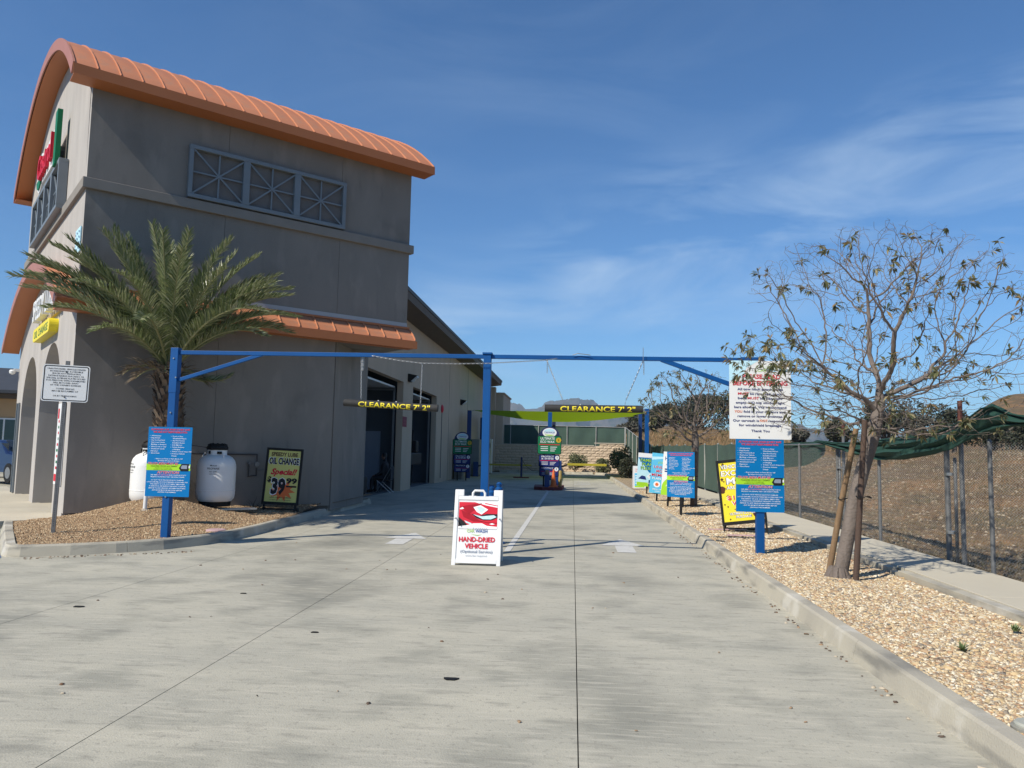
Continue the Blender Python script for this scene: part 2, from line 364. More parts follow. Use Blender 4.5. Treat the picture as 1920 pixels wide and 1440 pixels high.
mb = MB(); idx = {}; na, nr = 700, 46
for i in range(na + 1):
    a = -75 + 150 * i / na; top = tan_e = math.tan(radians(pf(a))) * 3300
    for j in range(nr + 1):
        r = 2300 + 1500 * j / nr; u = (r - 2300) / 1000.0
        sh = sstep(0, 1.0, u) if u <= 1 else 1 - 0.6 * (u - 1) * 2
        x, y = r * sin(radians(a)), r * cos(radians(a))
        nzv = 1 - abs(mnoise.fractal(Vector((x * 0.0028, y * 0.0028, 2.2)), 0.9, 2.1, 6)) * 2
        z = top * sh + (nzv - 0.55) * 95 * sstep(0, 0.45, u) * (1 - 0.75 * sstep(0.7, 1.0, u)) + 5 * mnoise.noise(Vector((x * 0.02, y * 0.02, 1)))
        idx[i, j] = mb.V((x, y, min(max(z, 0), 320) - 1.7))
for i in range(na):
    for j in range(nr): mb.F((idx[i, j], idx[i, j + 1], idx[i + 1, j + 1], idx[i + 1, j]))
struct(mb.build('mountains', mtn, smooth=True))

# --- haze
mb = MB(); mb.box(-4300, 4300, -4300, 4300, -3.0, 330)
hz = mb.build('haze', M('x_tmp', (1, 1, 1)), kind='stuff'); hm = bpy.data.materials.new('haze_air'); hm.use_nodes = True
t = hm.node_tree; t.nodes.clear(); o = t.nodes.new('ShaderNodeOutputMaterial'); pv = t.nodes.new('ShaderNodeVolumePrincipled')
pv.inputs['Color'].default_value = (0.55, 0.76, 1.0, 1); pv.inputs['Density'].default_value = 0.00016; pv.inputs['Anisotropy'].default_value = 0.0
t.links.new(pv.outputs[0], o.inputs['Volume']); hz.data.materials.clear(); hz.data.materials.append(hm)

# --- pavement slabs
drive = bpy.data.objects.new('driveway', None); C.objects.link(drive); struct(drive)
mb = MB(); mb.box(-40, 2.2, -12, 58, -0.14, -0.035); mb.build('joint_bed', jointmat, drive)
cols = [(-30, -16), (-16, -9.8), (-9.8, -4.87), (-4.87, -2.56), (-2.56, 0.05), (0.05, 2.21)]
rows = [-12, -6, -0.9, 11.72, 17.9, 24.1, 30.3, 36.5, 42.7, 48.9, 54.6]
for ci, (x0, x1) in enumerate(cols):
    for r0, r1 in zip(rows, rows[1:]):
        g_ = 0.0035
        mb = MB(); mb.box(x0 + g_, x1 - g_ if ci < 5 else x1, r0 + g_, r1 - g_, -0.10, 0.0)
        mb.build('slab', concrete, drive, bevel=0.0)
mb = MB()
for p in ([(2.21, -12), (20, -12), (20, 0), (2.21, 0)],): mb.prism([(a, b, -0.1) for a, b in p], (0, 0, 0.03))
struct(mb.build('side_ground', dirt))

# --- kerbs
def offset_path(path, d):
    res = []
    for i, p in enumerate(path):
        a = path[max(i - 1, 0)]; b = path[min(i + 1, len(path) - 1)]
        def nrm(u, v):
            l = hypot(v[0] - u[0], v[1] - u[1]); return ((v[1] - u[1]) / l, -(v[0] - u[0]) / l)
        if i == 0: n = nrm(p, b); k = 1
        elif i == len(path) - 1: n = nrm(a, p); k = 1
        else:
            n1_, n2_ = nrm(a, p), nrm(p, b); n = ((n1_[0] + n2_[0]) / 2, (n1_[1] + n2_[1]) / 2); l = hypot(*n); n = (n[0] / l, n[1] / l); k = 1 / max(0.5, (n[0] * n1_[0] + n[1] * n1_[1]))
        res.append((p[0] + n[0] * d * k, p[1] + n[1] * d * k))
    return res
def kerb(parent, path, side, h=0.15, w=0.16, batter=0.035, joint=True, name='kerb_stone', m=kerbmat, h0=-0.1):
    inn = offset_path(path, side * w); top = offset_path(path, side * batter); mid = offset_path(path, side * (batter + 0.018))
    mb = MB(); R = []
    for i in range(len(path)):
        R.append([mb.V((path[i][0], path[i][1], h0)), mb.V((path[i][0], path[i][1], 0.0)), mb.V((top[i][0], top[i][1], h - 0.018)), mb.V((mid[i][0], mid[i][1], h)), mb.V((inn[i][0], inn[i][1], h)), mb.V((inn[i][0], inn[i][1], h0))])
    for i in range(len(path) - 1):
        for k in range(6): mb.F((R[i][k], R[i][(k + 1) % 6], R[i + 1][(k + 1) % 6], R[i + 1][k]))
    mb.F(R[0][::-1]); mb.F(R[-1]); return mb.build(name, m, parent, smooth=False)
def seg_path(path, L_):
    """cut a polyline into pieces of about L_ with 5 mm gaps"""
    pts = [Vector(p) for p in path]; out_ = []; cur = [pts[0]]; acc = 0
    for a, b in zip(pts, pts[1:]):
        d = (b - a).length; t0 = 0
        while acc + (d - t0) >= L_:
            t1 = t0 + L_ - acc; q = a + (b - a) * (t1 / d); u = (b - a).normalized()
            cur.append(q - u * 0.003); out_.append([tuple(c) for c in cur]); cur = [q + u * 0.003]; acc = 0; t0 = t1
        acc += d - t0; cur.append(b)
    if len(cur) > 1: out_.append([tuple(c) for c in cur])
    return out_
rk = bpy.data.objects.new('kerb', None); C.objects.link(rk); struct(rk)
for sp in seg_path([(2.20, -12), (2.20, 52.0), (2.1, 53.6), (1.6, 54.5)], 3.05): kerb(rk, sp, 1)
for sp in seg_path([(1.45, 54.6), (-5.2, 54.6)], 3.05): kerb(rk, sp, 1)
lk_ = bpy.data.objects.new('island_kerb', None); C.objects.link(lk_); struct(lk_)
ipath = [(-5.62, 21.2), (-5.62, 17.5), (-5.58, 15.4), (-5.53, 13.4), (-5.57, 12.3), (-5.72, 11.6), (-6.02, 11.0), (-6.45, 10.5), (-6.9, 10.15), (-7.42, 9.86), (-7.6, 9.84), (-7.78, 9.98), (-9.1, 11.63), (-10.05, 12.85)]
for sp in seg_path(ipath, 3.6): kerb(lk_, sp, 1)

# --- planting island with its mound
def in_poly(x, y, P):
    c = False; j = len(P) - 1
    for i in range(len(P)):
        if (P[i][1] > y) != (P[j][1] > y) and x < (P[j][0] - P[i][0]) * (y - P[i][1]) / (P[j][1] - P[i][1]) + P[i][0]: c = not c
        j = i
    return c
def hisl(x, y):
    z = 0.12 + 0.36 * math.exp(-(((x + 7.75) ** 2 + (y - 13.9) ** 2) / 1.1))
    dw = 0.682 * (x + 5.59) - 0.731 * (y - 17.33)      # distance in front of the tower wall
    z += 0.15 * math.exp(-max(0, dw) / 1.0) * sstep(-10, -8.2, x + 0) 
    z += 0.014 * mnoise.noise(Vector((x * 3, y * 3, 0))) + 0.008 * mnoise.noise(Vector((x * 9, y * 9, 0)))
    return z
inner = offset_path(ipath, 0.13)
ipoly = inner + [(-9.95, 13.6), (-9.2, 14.2), (-5.9, 17.6), (-5.85, 21.2)]
mulch = M('island_dirt', (0.33, 0.225, 0.13), 0.95, var=(0.26, 0.17, 0.10), vscale=5, amt=0.5, bump=1.8, bscale=26, spec=0.1,
          layers=[((0.34, 0.25, 0.16), 40, 0.54, 0.62, (1, 1, 1), 0.8), ((0.10, 0.065, 0.04), 30, 0.58, 0.66, (1, 1, 1), 0.8)])
mb = MB(); st = 0.11; idx = {}
for i in range(0, 46):
    for j in range(0, 112): idx[i, j] = None
def vi(i, j):
    if idx[i, j] is None:
        x, y = -10.3 + i * st, 9.7 + j * st; idx[i, j] = mb.V((x, y, hisl(x, y)))
    return idx[i, j]
for i in range(45):
    for j in range(111):
        if in_poly(-10.3 + (i + .5) * st, 9.7 + (j + .5) * st, offset_path(ipath, 0.15) + [(-9.95, 13.6), (-9.2, 14.2), (-5.6, 17.6), (-5.6, 21.2)]): mb.F((vi(i, j), vi(i + 1, j), vi(i + 1, j + 1), vi(i, j + 1)))
struct(mb.build('planting_island', mulch, smooth=True))

def stones(n, gen, smin, smax, seed, flat=0.6):
    """many small irregular stones as one array-built mesh; gen(rng,n) -> xyz"""
    r = np.random.default_rng(seed); P = gen(r, n); n = len(P)
    base = np.array([[-1, -1, -1], [1, -1, -1], [1, 1, -1], [-1, 1, -1], [-1, -1, 1], [1, -1, 1], [1, 1, 1], [-1, 1, 1]], float) * 0.5
    v = base[None] * (1 + r.uniform(-0.42, 0.42, (n, 8, 3))); v[:, :, 2] *= flat
    top = v[:, 4:, :2]; v[:, 4:, :2] = top * 0.72
    s = r.uniform(smin, smax, (n, 1, 1)) * np.stack([r.uniform(0.8, 1.5, n), r.uniform(0.65, 1.0, n), r.uniform(0.7, 1.1, n)], 1)[:, None, :]
    v = v * s
    ang = r.uniform(0, 2 * pi, n); tl = r.normal(0, 0.35, (n, 2))
    cx, sx = np.cos(tl[:, 0]), np.sin(tl[:, 0]); y1 = v[:, :, 1] * cx[:, None] - v[:, :, 2] * sx[:, None]; z1 = v[:, :, 1] * sx[:, None] + v[:, :, 2] * cx[:, None]
    v[:, :, 1] = y1; v[:, :, 2] = z1
    ca, sa = np.cos(ang)[:, None], np.sin(ang)[:, None]
    x2 = v[:, :, 0] * ca - v[:, :, 1] * sa; y2 = v[:, :, 0] * sa + v[:, :, 1] * ca
    v[:, :, 0] = x2; v[:, :, 1] = y2; v += P[:, None, :]
    q = np.array([[4, 5, 6, 7], [0, 1, 5, 4], [1, 2, 6, 5], [2, 3, 7, 6], [3, 0, 4, 7]])
    f = (q[None] + 8 * np.arange(n)[:, None, None]).reshape(-1, 4)
    return v.reshape(-1, 3), f
def np_obj(name, v, f, m, parent=None, kind=None, smooth=False):
    me = bpy.data.meshes.new(name); nf = len(f); k = f.shape[1]
    me.vertices.add(len(v)); me.vertices.foreach_set('co', v.astype(np.float32).ravel())
    me.loops.add(nf * k); me.loops.foreach_set('vertex_index', f.astype(np.int32).ravel())
    me.polygons.add(nf); me.polygons.foreach_set('loop_start', np.arange(0, nf * k, k, dtype=np.int32))
    me.update(calc_edges=True); me.validate(); me.materials.append(m)
    if smooth: me.polygons.foreach_set('use_smooth', [True] * nf)
    return link(name, me, parent, kind=kind)

# --- gravel strip
gbase = M('gravel_bed', (0.20, 0.145, 0.09), 0.95, var=(0.13, 0.095, 0.06), vscale=30, amt=0.5, bump=1.0, bscale=60,
          layers=[((0.50, 0.39, 0.25), 34, 0.47, 0.56, (1, 1, 1), 0.95), ((0.42, 0.26, 0.14), 42, 0.57, 0.64, (1, 1, 1), 0.8)])
mb = MB(); idx = {}
def hgr(x, y): return 0.125 + 0.03 * mnoise.noise(Vector((x * 1.2, y * 1.2, 4))) * sstep(2.35, 2.6, x) * sstep(4.0, 3.8, x)
gx = [2.34 + 0.1 * i for i in range(18)]; gy = [-12 + 0.6 * i for i in range(111)]
for j, y in enumerate(gy):
    for i, x in enumerate(gx): idx[i, j] = mb.V((x, y, hgr(x, y)))
for j in range(len(gy) - 1):
    for i in range(len(gx) - 1): mb.F((idx[i, j], idx[i + 1, j], idx[i + 1, j + 1], idx[i, j + 1]))
mb.prism([(3.98, -12, 0.0), (5.24, -12, 0.0), (5.24, 57, 0), (3.98, 57, 0)], (0, 0, 0.09))
mb.prism([(-5.2, 54.7, 0.0), (2.4, 54.7, 0.0), (2.4, 57.2, 0), (-5.2, 57.2, 0)], (0, 0, 0.10))
gb = struct(mb.build('gravel_strip', gbase, smooth=True))
gravcols = [(0.58, 0.47, 0.30), (0.50, 0.38, 0.225), (0.64, 0.54, 0.37), (0.42, 0.29, 0.17), (0.54, 0.40, 0.22), (0.31, 0.22, 0.14), (0.70, 0.63, 0.49), (0.26, 0.22, 0.17), (0.50, 0.42, 0.30), (0.42, 0.26, 0.15)]
gravm = M('gravel_stone', (0.5, 0.4, 0.3), 0.85, island=gravcols, spec=0.3)
def ggen(y0, y1, p=1.0):
    def g(r, n):
        x = r.uniform(2.36, 4.0, n); y = y0 + (y1 - y0) * r.uniform(0, 1, n) ** p
        z = np.array([hgr(a, b) for a, b in zip(x, y)]) + r.uniform(-0.002, 0.008, n); return np.stack([x, y, z], 1)
    return g
v1, f1 = stones(68000, ggen(2.5, 13, 1.3), 0.013, 0.029, 3)
v3, f3 = stones(1500, ggen(2.5, 16, 1.2), 0.03, 0.055, 14)
v2, f2 = stones(22000, ggen(13, 30, 1.3), 0.022, 0.044, 4)
np_obj('gravel', np.concatenate([v1, v2, v3]), np.concatenate([f1, f2 + len(v1), f3 + len(v1) + len(v2)]), gravm, kind='stuff')
# soil crumbs on the island
def igen(r, n):
    x = r.uniform(-10.2, -5.6, n * 2); y = r.uniform(9.9, 21, n * 2); P = [(a, b, hisl(a, b) + 0.002) for a, b in zip(x, y) if in_poly(a, b, ipoly)]
    return np.array(P[:n])
v1, f1 = stones(26000, igen, 0.008, 0.026, 5)
crumb = M('soil_crumb', (0.3, 0.2, 0.12), 0.95, island=[(0.35, 0.24, 0.14), (0.42, 0.31, 0.19), (0.27, 0.18, 0.11), (0.52, 0.41, 0.27), (0.17, 0.115, 0.07), (0.38, 0.25, 0.15)], spec=0.1)
np_obj('soil_crumbs', v1, f1, crumb, kind='stuff')
# clods and pebbles over the dirt lot
def lgen(r, n):
    x = 5.3 + 12 * r.uniform(0, 1, n) ** 1.3; y = 4 + 34 * r.uniform(0, 1, n) ** 1.2
    return np.array([(a, b, hmap(a, b) + 0.004) for a, b in zip(x, y)])
v1, f1 = stones(42000, lgen, 0.012, 0.055, 6)
clod = M('dirt_clod', (0.2, 0.15, 0.1), 0.95, island=[(0.17, 0.12, 0.075), (0.13, 0.09, 0.055), (0.24, 0.17, 0.105), (0.09, 0.065, 0.04), (0.36, 0.30, 0.22), (0.19, 0.14, 0.085)], spec=0.1)
np_obj('dirt_clods', v1, f1, clod, kind='stuff')
# dry grass tufts in the lot
def blades(n, pos, hmin, hmax, w, seed, lean=0.5):
    r = np.random.default_rng(seed); P = pos(r, n); n = len(P); a = r.uniform(0, 2 * pi, n); h = r.uniform(hmin, hmax, n); l = r.uniform(0.1, lean, n) * h; b = r.uniform(0, 2 * pi, n)
    d = np.stack([np.cos(a), np.sin(a), np.zeros(n)], 1) * w; ld = np.stack([np.cos(b) * l, np.sin(b) * l, h], 1)
    v = np.stack([P - d, P + d, P + ld], 1).reshape(-1, 3); return v, np.arange(3 * n).reshape(-1, 3)
def tpos(r, n):
    k = n // 14; x = 5.35 + 12 * r.uniform(0, 1, k) ** 1.6; y = 6 + 36 * r.uniform(0, 1, k) ** 1.3
    x = np.repeat(x, 14) + r.normal(0, 0.05, k * 14); y = np.repeat(y, 14) + r.normal(0, 0.05, k * 14)
    return np.array([(a, b, hmap(a, b)) for a, b in zip(x, y)])
v1, f1 = blades(60000, tpos, 0.03, 0.11, 0.004, 8, 1.2)
np_obj('dry_grass', v1, f1, leafmat('dry_grass_blade', [(0.30, 0.22, 0.12), (0.22, 0.18, 0.09), (0.36, 0.28, 0.16), (0.14, 0.14, 0.06), (0.25, 0.17, 0.09)], 0.25, 0.8), kind='stuff')
def t2(r, n):
    k = n // 10; x = r.uniform(4, 26, k); y = r.uniform(59, 84, k); x = np.repeat(x, 10) + r.normal(0, 0.15, k * 10); y = np.repeat(y, 10) + r.normal(0, 0.15, k * 10)
    return np.array([(a, b, hmap(a, b)) for a, b in zip(x, y)])
v1, f1 = blades(26000, t2, 0.15, 0.6, 0.03, 9, 0.6)
np_obj('hillside_grass', v1, f1, leafmat('hill_grass_blade', [(0.36, 0.22, 0.11), (0.28, 0.18, 0.09), (0.42, 0.27, 0.14), (0.2, 0.17, 0.07)], 0.25, 0.8), kind='stuff')

# --- sidewalk beside the fence
sw = bpy.data.objects.new('sidewalk', None); C.objects.link(sw); struct(sw)
y = -12.0
while y < 48:
    mb = MB(); mb.box(4.16, 5.12, y + 0.004, y + 1.83, 0.02, 0.205); mb.build('paving_slab', walkmat, sw, bevel=0.006); y += 1.834
for y0, y1 in ((-12, 9.9), (9.98, 10.12), (10.2, 12.9), (13.0, 30), (30.01, 48)):
    mb = MB(); mb.box(4.02, 4.148, y0, y1, 0.0, 0.195 - (0.03 if y1 - y0 < 0.2 else 0)); mb.build('edge_kerb', kerbmat, sw, bevel=0.006)

# --- forecourt in front of the tower
fc = bpy.data.objects.new('forecourt', None); C.objects.link(fc); struct(fc)
# raised apron left of the island; follows the tower's front
T_O = Vector((-5.59, 17.33, 0)); T_RZ = radians(43)
TM = Matrix.Translation(T_O) @ Matrix.Rotation(T_RZ, 4, 'Z')
def T(s, w, z=0): return TM @ Vector((s, w, z))
for w0, w1 in ((-0.9, 3.1), (3.106, 6.6), (6.606, 12)):
    mb = MB(); a, b, c_, d = T(-5.2, w0), T(-5.2, w1), T(-7.6, w1), T(-7.6, w0)
    if w0 < 0: a = T(-5.2, 0.02); d = T(-7.3, -0.25)
    mb.prism([(p.x, p.y, 0.0) for p in (a, b, c_, d)], (0, 0, 0.13)); mb.build('walk_slab', walkmat, fc)
mb = MB(); mb.poly([(-7.7, 8.9, 0.006), (-7.42, 9.4, 0.006), (-7.62, 9.78, 0.006), (-10.4, 13.0, 0.006), (-14, 17.6, 0.006), (-17, 15, 0.006), (-11, 8.2, 0.006)])
struct(mb.build('accessible_zone_paint', bluepaint))
mb = MB()
for k in range(4):
    o_ = Vector((-8.15 - 1.05 * k, 9.55 + 1.15 * k, 0.012)); mb.poly([o_, o_ + Vector((-1.5, -1.4, 0)), o_ + Vector((-1.62, -1.28, 0)), o_ + Vector((-0.12, 0.12, 0))])
struct(mb.build('hatch_paint', roadpaint))
# --- road markings
mb = MB()
def arrow(cx, cy, s=1.0, dx=0.0):
    mb.poly([(cx - .15, cy, .005), (cx + .15, cy, .005), (cx + .15 + dx * .7, cy + .8 * s, .005), (cx - .15 + dx * .7, cy + .8 * s, .005)])
    mb.poly([(cx - .38 + dx * .75, cy + .83 * s, .005), (cx + .38 + dx * .75, cy + .83 * s, .005), (cx + dx, cy + 1.75 * s, .005)])
arrow(-2.9, 12.45); arrow(0.88, 12.3, 1.05)
mb.poly([(-1.05, 12.0, .005), (-0.95, 12.0, .005), (-0.89, 30.3, .005), (-0.99, 30.3, .005)])
mb.poly([(-0.99, 30.3, .005), (-0.89, 30.3, .005), (-0.2, 33.5, .005), (-0.3, 33.6, .005)]); mb.poly([(-0.99, 30.3, .005), (-0.89, 30.3, .005), (-1.5, 33.6, .005), (-1.6, 33.5, .005)])
for k in range(3): mb.poly([(0.1 + .0 * k, 37 + k * 1.6, .005), (0.9, 37 + k * 1.6, .005), (0.9, 37.4 + k * 1.6, .005), (0.1, 37.4 + k * 1.6, .005)])
struct(mb.build('road_markings', roadpaint))
# oil spots and leaf litter on the concrete
for i, (x, y, s, lab) in enumerate([(-0.81, 5.32, .05, 'black flattened blob on the near concrete below the hand-dried sign'), (-4.68, 7.06, .05, 'small black flat blob on the concrete at the lower left'),
                               (-2.16, 6.45, .03, 'tiny black flake on the concrete left of centre'), (-3.46, 7.98, .03, 'tiny dark flake on the concrete near the thin far joint')]):
    mb = MB(); pts = [(x + s * (1 + .25 * sin(3 * a + i)) * cos(a), y + s * .75 * (1 + .3 * cos(2 * a)) * sin(a), 0.001) for a in [2 * pi * k / 12 for k in range(12)]]
    mb.prism(pts, (0, 0, 0.006)); tag(mb.build('tar_spot', black), lab, 'tar spot', 'black specks on the concrete')
def litter(r, n):
    x = 2.14 - np.abs(r.normal(0, 0.05, n)); y = r.uniform(3.5, 16, n); k = n // 3
    x[:k] = r.uniform(-7.3, -5.5, k); y[:k] = 9.85 + (x[:k] + 7.3) * 0.66 - np.abs(r.normal(0, 0.09, k)) - .05
    x[k:k + k // 2] = r.uniform(-5, 2, k // 2); y[k:k + k // 2] = r.uniform(4, 14, k // 2)
    return np.stack([x, y, np.full(n, 0.006)], 1)
v1, f1 = stones(260, litter, 0.01, 0.03, 11, 0.35); np_obj('leaf_litter', v1, f1, M('litter', (0.2, 0.12, 0.07), 0.9, island=[(0.16, 0.09, 0.05), (0.3, 0.2, 0.12), (0.1, 0.07, 0.05), (0.45, 0.38, 0.28)]), kind='stuff')

# --- far retaining wall of split-face blocks
rw = thing('retaining_wall', 'tan split-face block retaining wall across the far end of the drive', 'wall', (0, 57.2, 0))
blockm = M('split_block', (0.60, 0.48, 0.35), 0.95, var=(0.50, 0.39, 0.28), vscale=6, amt=0.5, bump=1.0, bscale=18, obj_rand=0.06, spec=0.1)
bl = []
for k in range(5):
    r = random.Random(k); mb = MB(); nx, nz_ = 6, 4; g = {}
    for i in range(nx + 1):
        for j in range(nz_ + 1):
            e = i in (0, nx) or j in (0, nz_); g[i, j] = mb.V((-0.295 + 0.59 * i / nx, 0.0 - (0 if e else r.uniform(0.012, 0.045)), 0.398 * j / nz_ * .5))
    for i in range(nx):
        for j in range(nz_): mb.F((g[i, j], g[i + 1, j], g[i + 1, j + 1], g[i, j + 1]))
    mb.box(-0.295, 0.295, 0.001, 0.2, 0, 0.199); bl.append(mb.mesh('block', blockm))
for row in range(11):
    z = 0.02 + row * 0.2; x0 = -6.1 + (0.3 if row % 2 else 0)
    for k in range(18):
        x = x0 + 0.6 * k
        if row >= 10 and x < 1.85: continue
        if x > 3.8: continue
        link('block', bl[(k * 7 + row * 3) % 5], rw, loc=(x, 0, z))
mb = MB(); mb.box(-5.5, 1.58, -0.06, 0.22, 2.022, 2.08); mb.box(1.6, 3.85, -0.06, 0.22, 2.222, 2.28); mb.build('coping', M('pale_coping', (0.55, 0.48, 0.38), 0.9, var=(0.5, 0.43, 0.34), vscale=5), rw)
mb = MB(); mb.box(-6.0, 3.9, 0.2, 0.3, -0.2, 2.0); mb.build('backfill', dirt, rw)
# ================================================================== THE CAR WASH BUILDING
B = thing('car_wash_building', 'grey stucco car wash building with tall arched orange roof and long beige bay wing', 'building', tuple(T_O), T_RZ)
inv = TM.inverted()
def Bp(mb, name, m, parent=None, **k): return mb.build(name, m, parent or B, **k)
def WB():                      # world coordinates -> building space
    mb = MB(); mb.X = inv; return mb
FL, FR, D = -5.35, 1.90, 9.33
ZC, RI, RO = 3.08, 7.38, 7.60; WC = 4.665
g_ = 0.0035
# side wall panels (grey, in bands between recessed control joints)
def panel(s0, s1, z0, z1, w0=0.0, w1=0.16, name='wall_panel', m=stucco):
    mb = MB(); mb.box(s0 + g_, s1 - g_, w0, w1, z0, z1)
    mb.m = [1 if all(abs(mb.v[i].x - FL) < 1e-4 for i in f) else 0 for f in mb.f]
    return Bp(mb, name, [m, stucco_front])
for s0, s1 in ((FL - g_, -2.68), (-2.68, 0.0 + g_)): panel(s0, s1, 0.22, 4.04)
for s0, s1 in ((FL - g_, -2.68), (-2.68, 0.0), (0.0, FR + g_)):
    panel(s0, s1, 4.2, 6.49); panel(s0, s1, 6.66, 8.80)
mb = MB(); mb.box(FL + 0.1, -0.02, 0.05, 0.2, 0.0, 0.22); Bp(mb, 'plinth', M('dark_footing', (0.14, 0.12, 0.1), 0.9, var=(0.1, 0.09, 0.08), vscale=4))
# belt course all round the two visible faces
mb = MB(); mb.box(FL - 0.075, FR + 0.09, -0.085, 0.1, 6.48, 6.69); Bp(mb, 'belt_course', beltmat, bevel=0.01)
mb = MB(); mb.box(FL - 0.076, FL + 0.1, 0.1, D, 6.48, 6.69); Bp(mb, 'belt_course', beltmat, bevel=0.01)
# front wall with two arched bays
def arch(w0, w1, apex, n=18):
    r = (w1 - w0) / 2; cw = (w0 + w1) / 2; zs = apex - r
    return [(w0, 0.0)] + [(cw - r * cos(pi * k / n), zs + r * sin(pi * k / n)) for k in range(n + 1)] + [(w1, 0.0)]
pts = [(0.161, 0.0)] + arch(1.44, 4.42, 3.74) + arch(5.06, 8.04, 3.72) + [(D, 0.0)]
top = [(WC + RI * sin(radians(a)), ZC + RI * cos(radians(a)) - 0.02) for a in [39.2 - 78.4 * k / 30 for k in range(31)]]
lowpts = pts + [(D, 6.49), (0.161, 6.49)]
mb = MB(); mb.prism([(FL, w, z) for w, z in lowpts], (0.75, 0, 0))
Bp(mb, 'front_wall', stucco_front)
mb = MB(); mb.prism([(FL, w, z) for w, z in [(D, 6.66)] + [q for q in top if q[0] > .161] + [(0.161, 6.66)]], (0.3, 0, 0)); Bp(mb, 'gable_wall', stucco_front)
# closed box added inside the tower to block light; bay interior
mb = MB(); mb.box(FL + 0.3, FR, 0.165, D, 4.22, 8.7); Bp(mb, 'light_block_core', stucco)
mb = MB(); mb.box(FL + 0.76, FR, 0.0, D, 4.05, 4.19); Bp(mb, 'soffit', stucco)
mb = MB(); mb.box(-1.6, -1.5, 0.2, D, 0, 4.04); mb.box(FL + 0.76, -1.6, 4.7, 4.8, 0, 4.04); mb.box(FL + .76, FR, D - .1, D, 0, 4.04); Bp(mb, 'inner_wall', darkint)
mb = MB(); mb.box(FL, -0.1, 0.2, D, 0.0, 0.12); Bp(mb, 'bay_floor', walkmat)
mb = MB(); mb.box(FL - 0.015, FL + 0.02, 8.35, 8.75, 0.15, 2.55); mb.box(FL - 0.05, FL - 0.01, 8.3, 8.36, .14, 2.6); mb.box(FL - 0.05, FL - 0.01, 8.74, 8.8, .14, 2.6); Bp(mb, 'door_frame', greymetal)
# chamfered return towards the drive
mb = WB(); mb.box(-5.79, -5.6, 17.45, 20.25, 0.1, 4.045); Bp(mb, 'return_wall', stucco)
mb = WB(); mb.box(-6.32, -5.79, 20.1, 20.25, 0.0, 4.045); Bp(mb, 'return_wall', stucco)
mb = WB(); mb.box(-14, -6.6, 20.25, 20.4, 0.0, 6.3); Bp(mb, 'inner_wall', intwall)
# vaulted standing-seam roof : one panel and one seam per bay
def vault_pt(a, r): return (WC + r * sin(a), ZC + r * cos(a))
AE = math.asin((WC + 0.44) / RO)
def vault_panel(s0, s1, ro, ri, n=26):
    mb = MB(); R = []
    for k in range(n + 1):
        a = -AE + 2 * AE * k / n; wo, zo = vault_pt(a, ro); wi, zi = vault_pt(a, ri)
        wm, zm = vault_pt(a, ro + 0.012)
        R.append([mb.V((s0, wo, zo)), mb.V(((s0 + s1) / 2, wm, zm)), mb.V((s1, wo, zo)), mb.V((s1, wi, zi)), mb.V((s0, wi, zi))])
    for k in range(n):
        for q in range(5): mb.F((R[k][q], R[k][(q + 1) % 5], R[k + 1][(q + 1) % 5], R[k + 1][q]))
    mb.F(R[0]); mb.F(R[-1][::-1]); return mb
S0, S1 = FL - 0.40, FR + 0.38; NP = 20; ds = (S1 - S0) / NP
pm = vault_panel(0.002, ds - 0.002, RO, RO - 0.05).mesh('roof_panel', copper, smooth=True)
def seam_mesh(n=26):
    mb = MB(); R = []
    for k in range(n + 1):
        a = -AE + 2 * AE * k / n; w1_, z1_ = vault_pt(a, RO - 0.005); w2_, z2_ = vault_pt(a, RO + 0.030)
        R.append([mb.V((-0.008, w1_, z1_)), mb.V((-0.008, w2_, z2_)), mb.V((0.008, w2_, z2_)), mb.V((0.008, w1_, z1_))])
    for k in range(n):
        for q in range(4): mb.F((R[k][q], R[k][(q + 1) % 4], R[k + 1][(q + 1) % 4], R[k + 1][q]))
    mb.F(R[0]); mb.F(R[-1][::-1]); return mb
sm = seam_mesh().mesh('roof_seam', M('seam_copper', (0.56, 0.24, 0.12), 0.5, var=(0.50, 0.21, 0.11), vscale=2))
roof = vault_panel(S0 + 0.02, S1 - 0.02, RO - 0.052, RO - 0.20, 40).build('vaulted_roof', copper_trim, B, smooth=True)
for k in range(NP):
    link('roof_panel', pm, roof, loc=(S0 + k * ds, 0, 0)); link('roof_seam', sm, roof, loc=(S0 + k * ds, 0, 0))
link('roof_seam', sm, roof, loc=(S1, 0, 0))
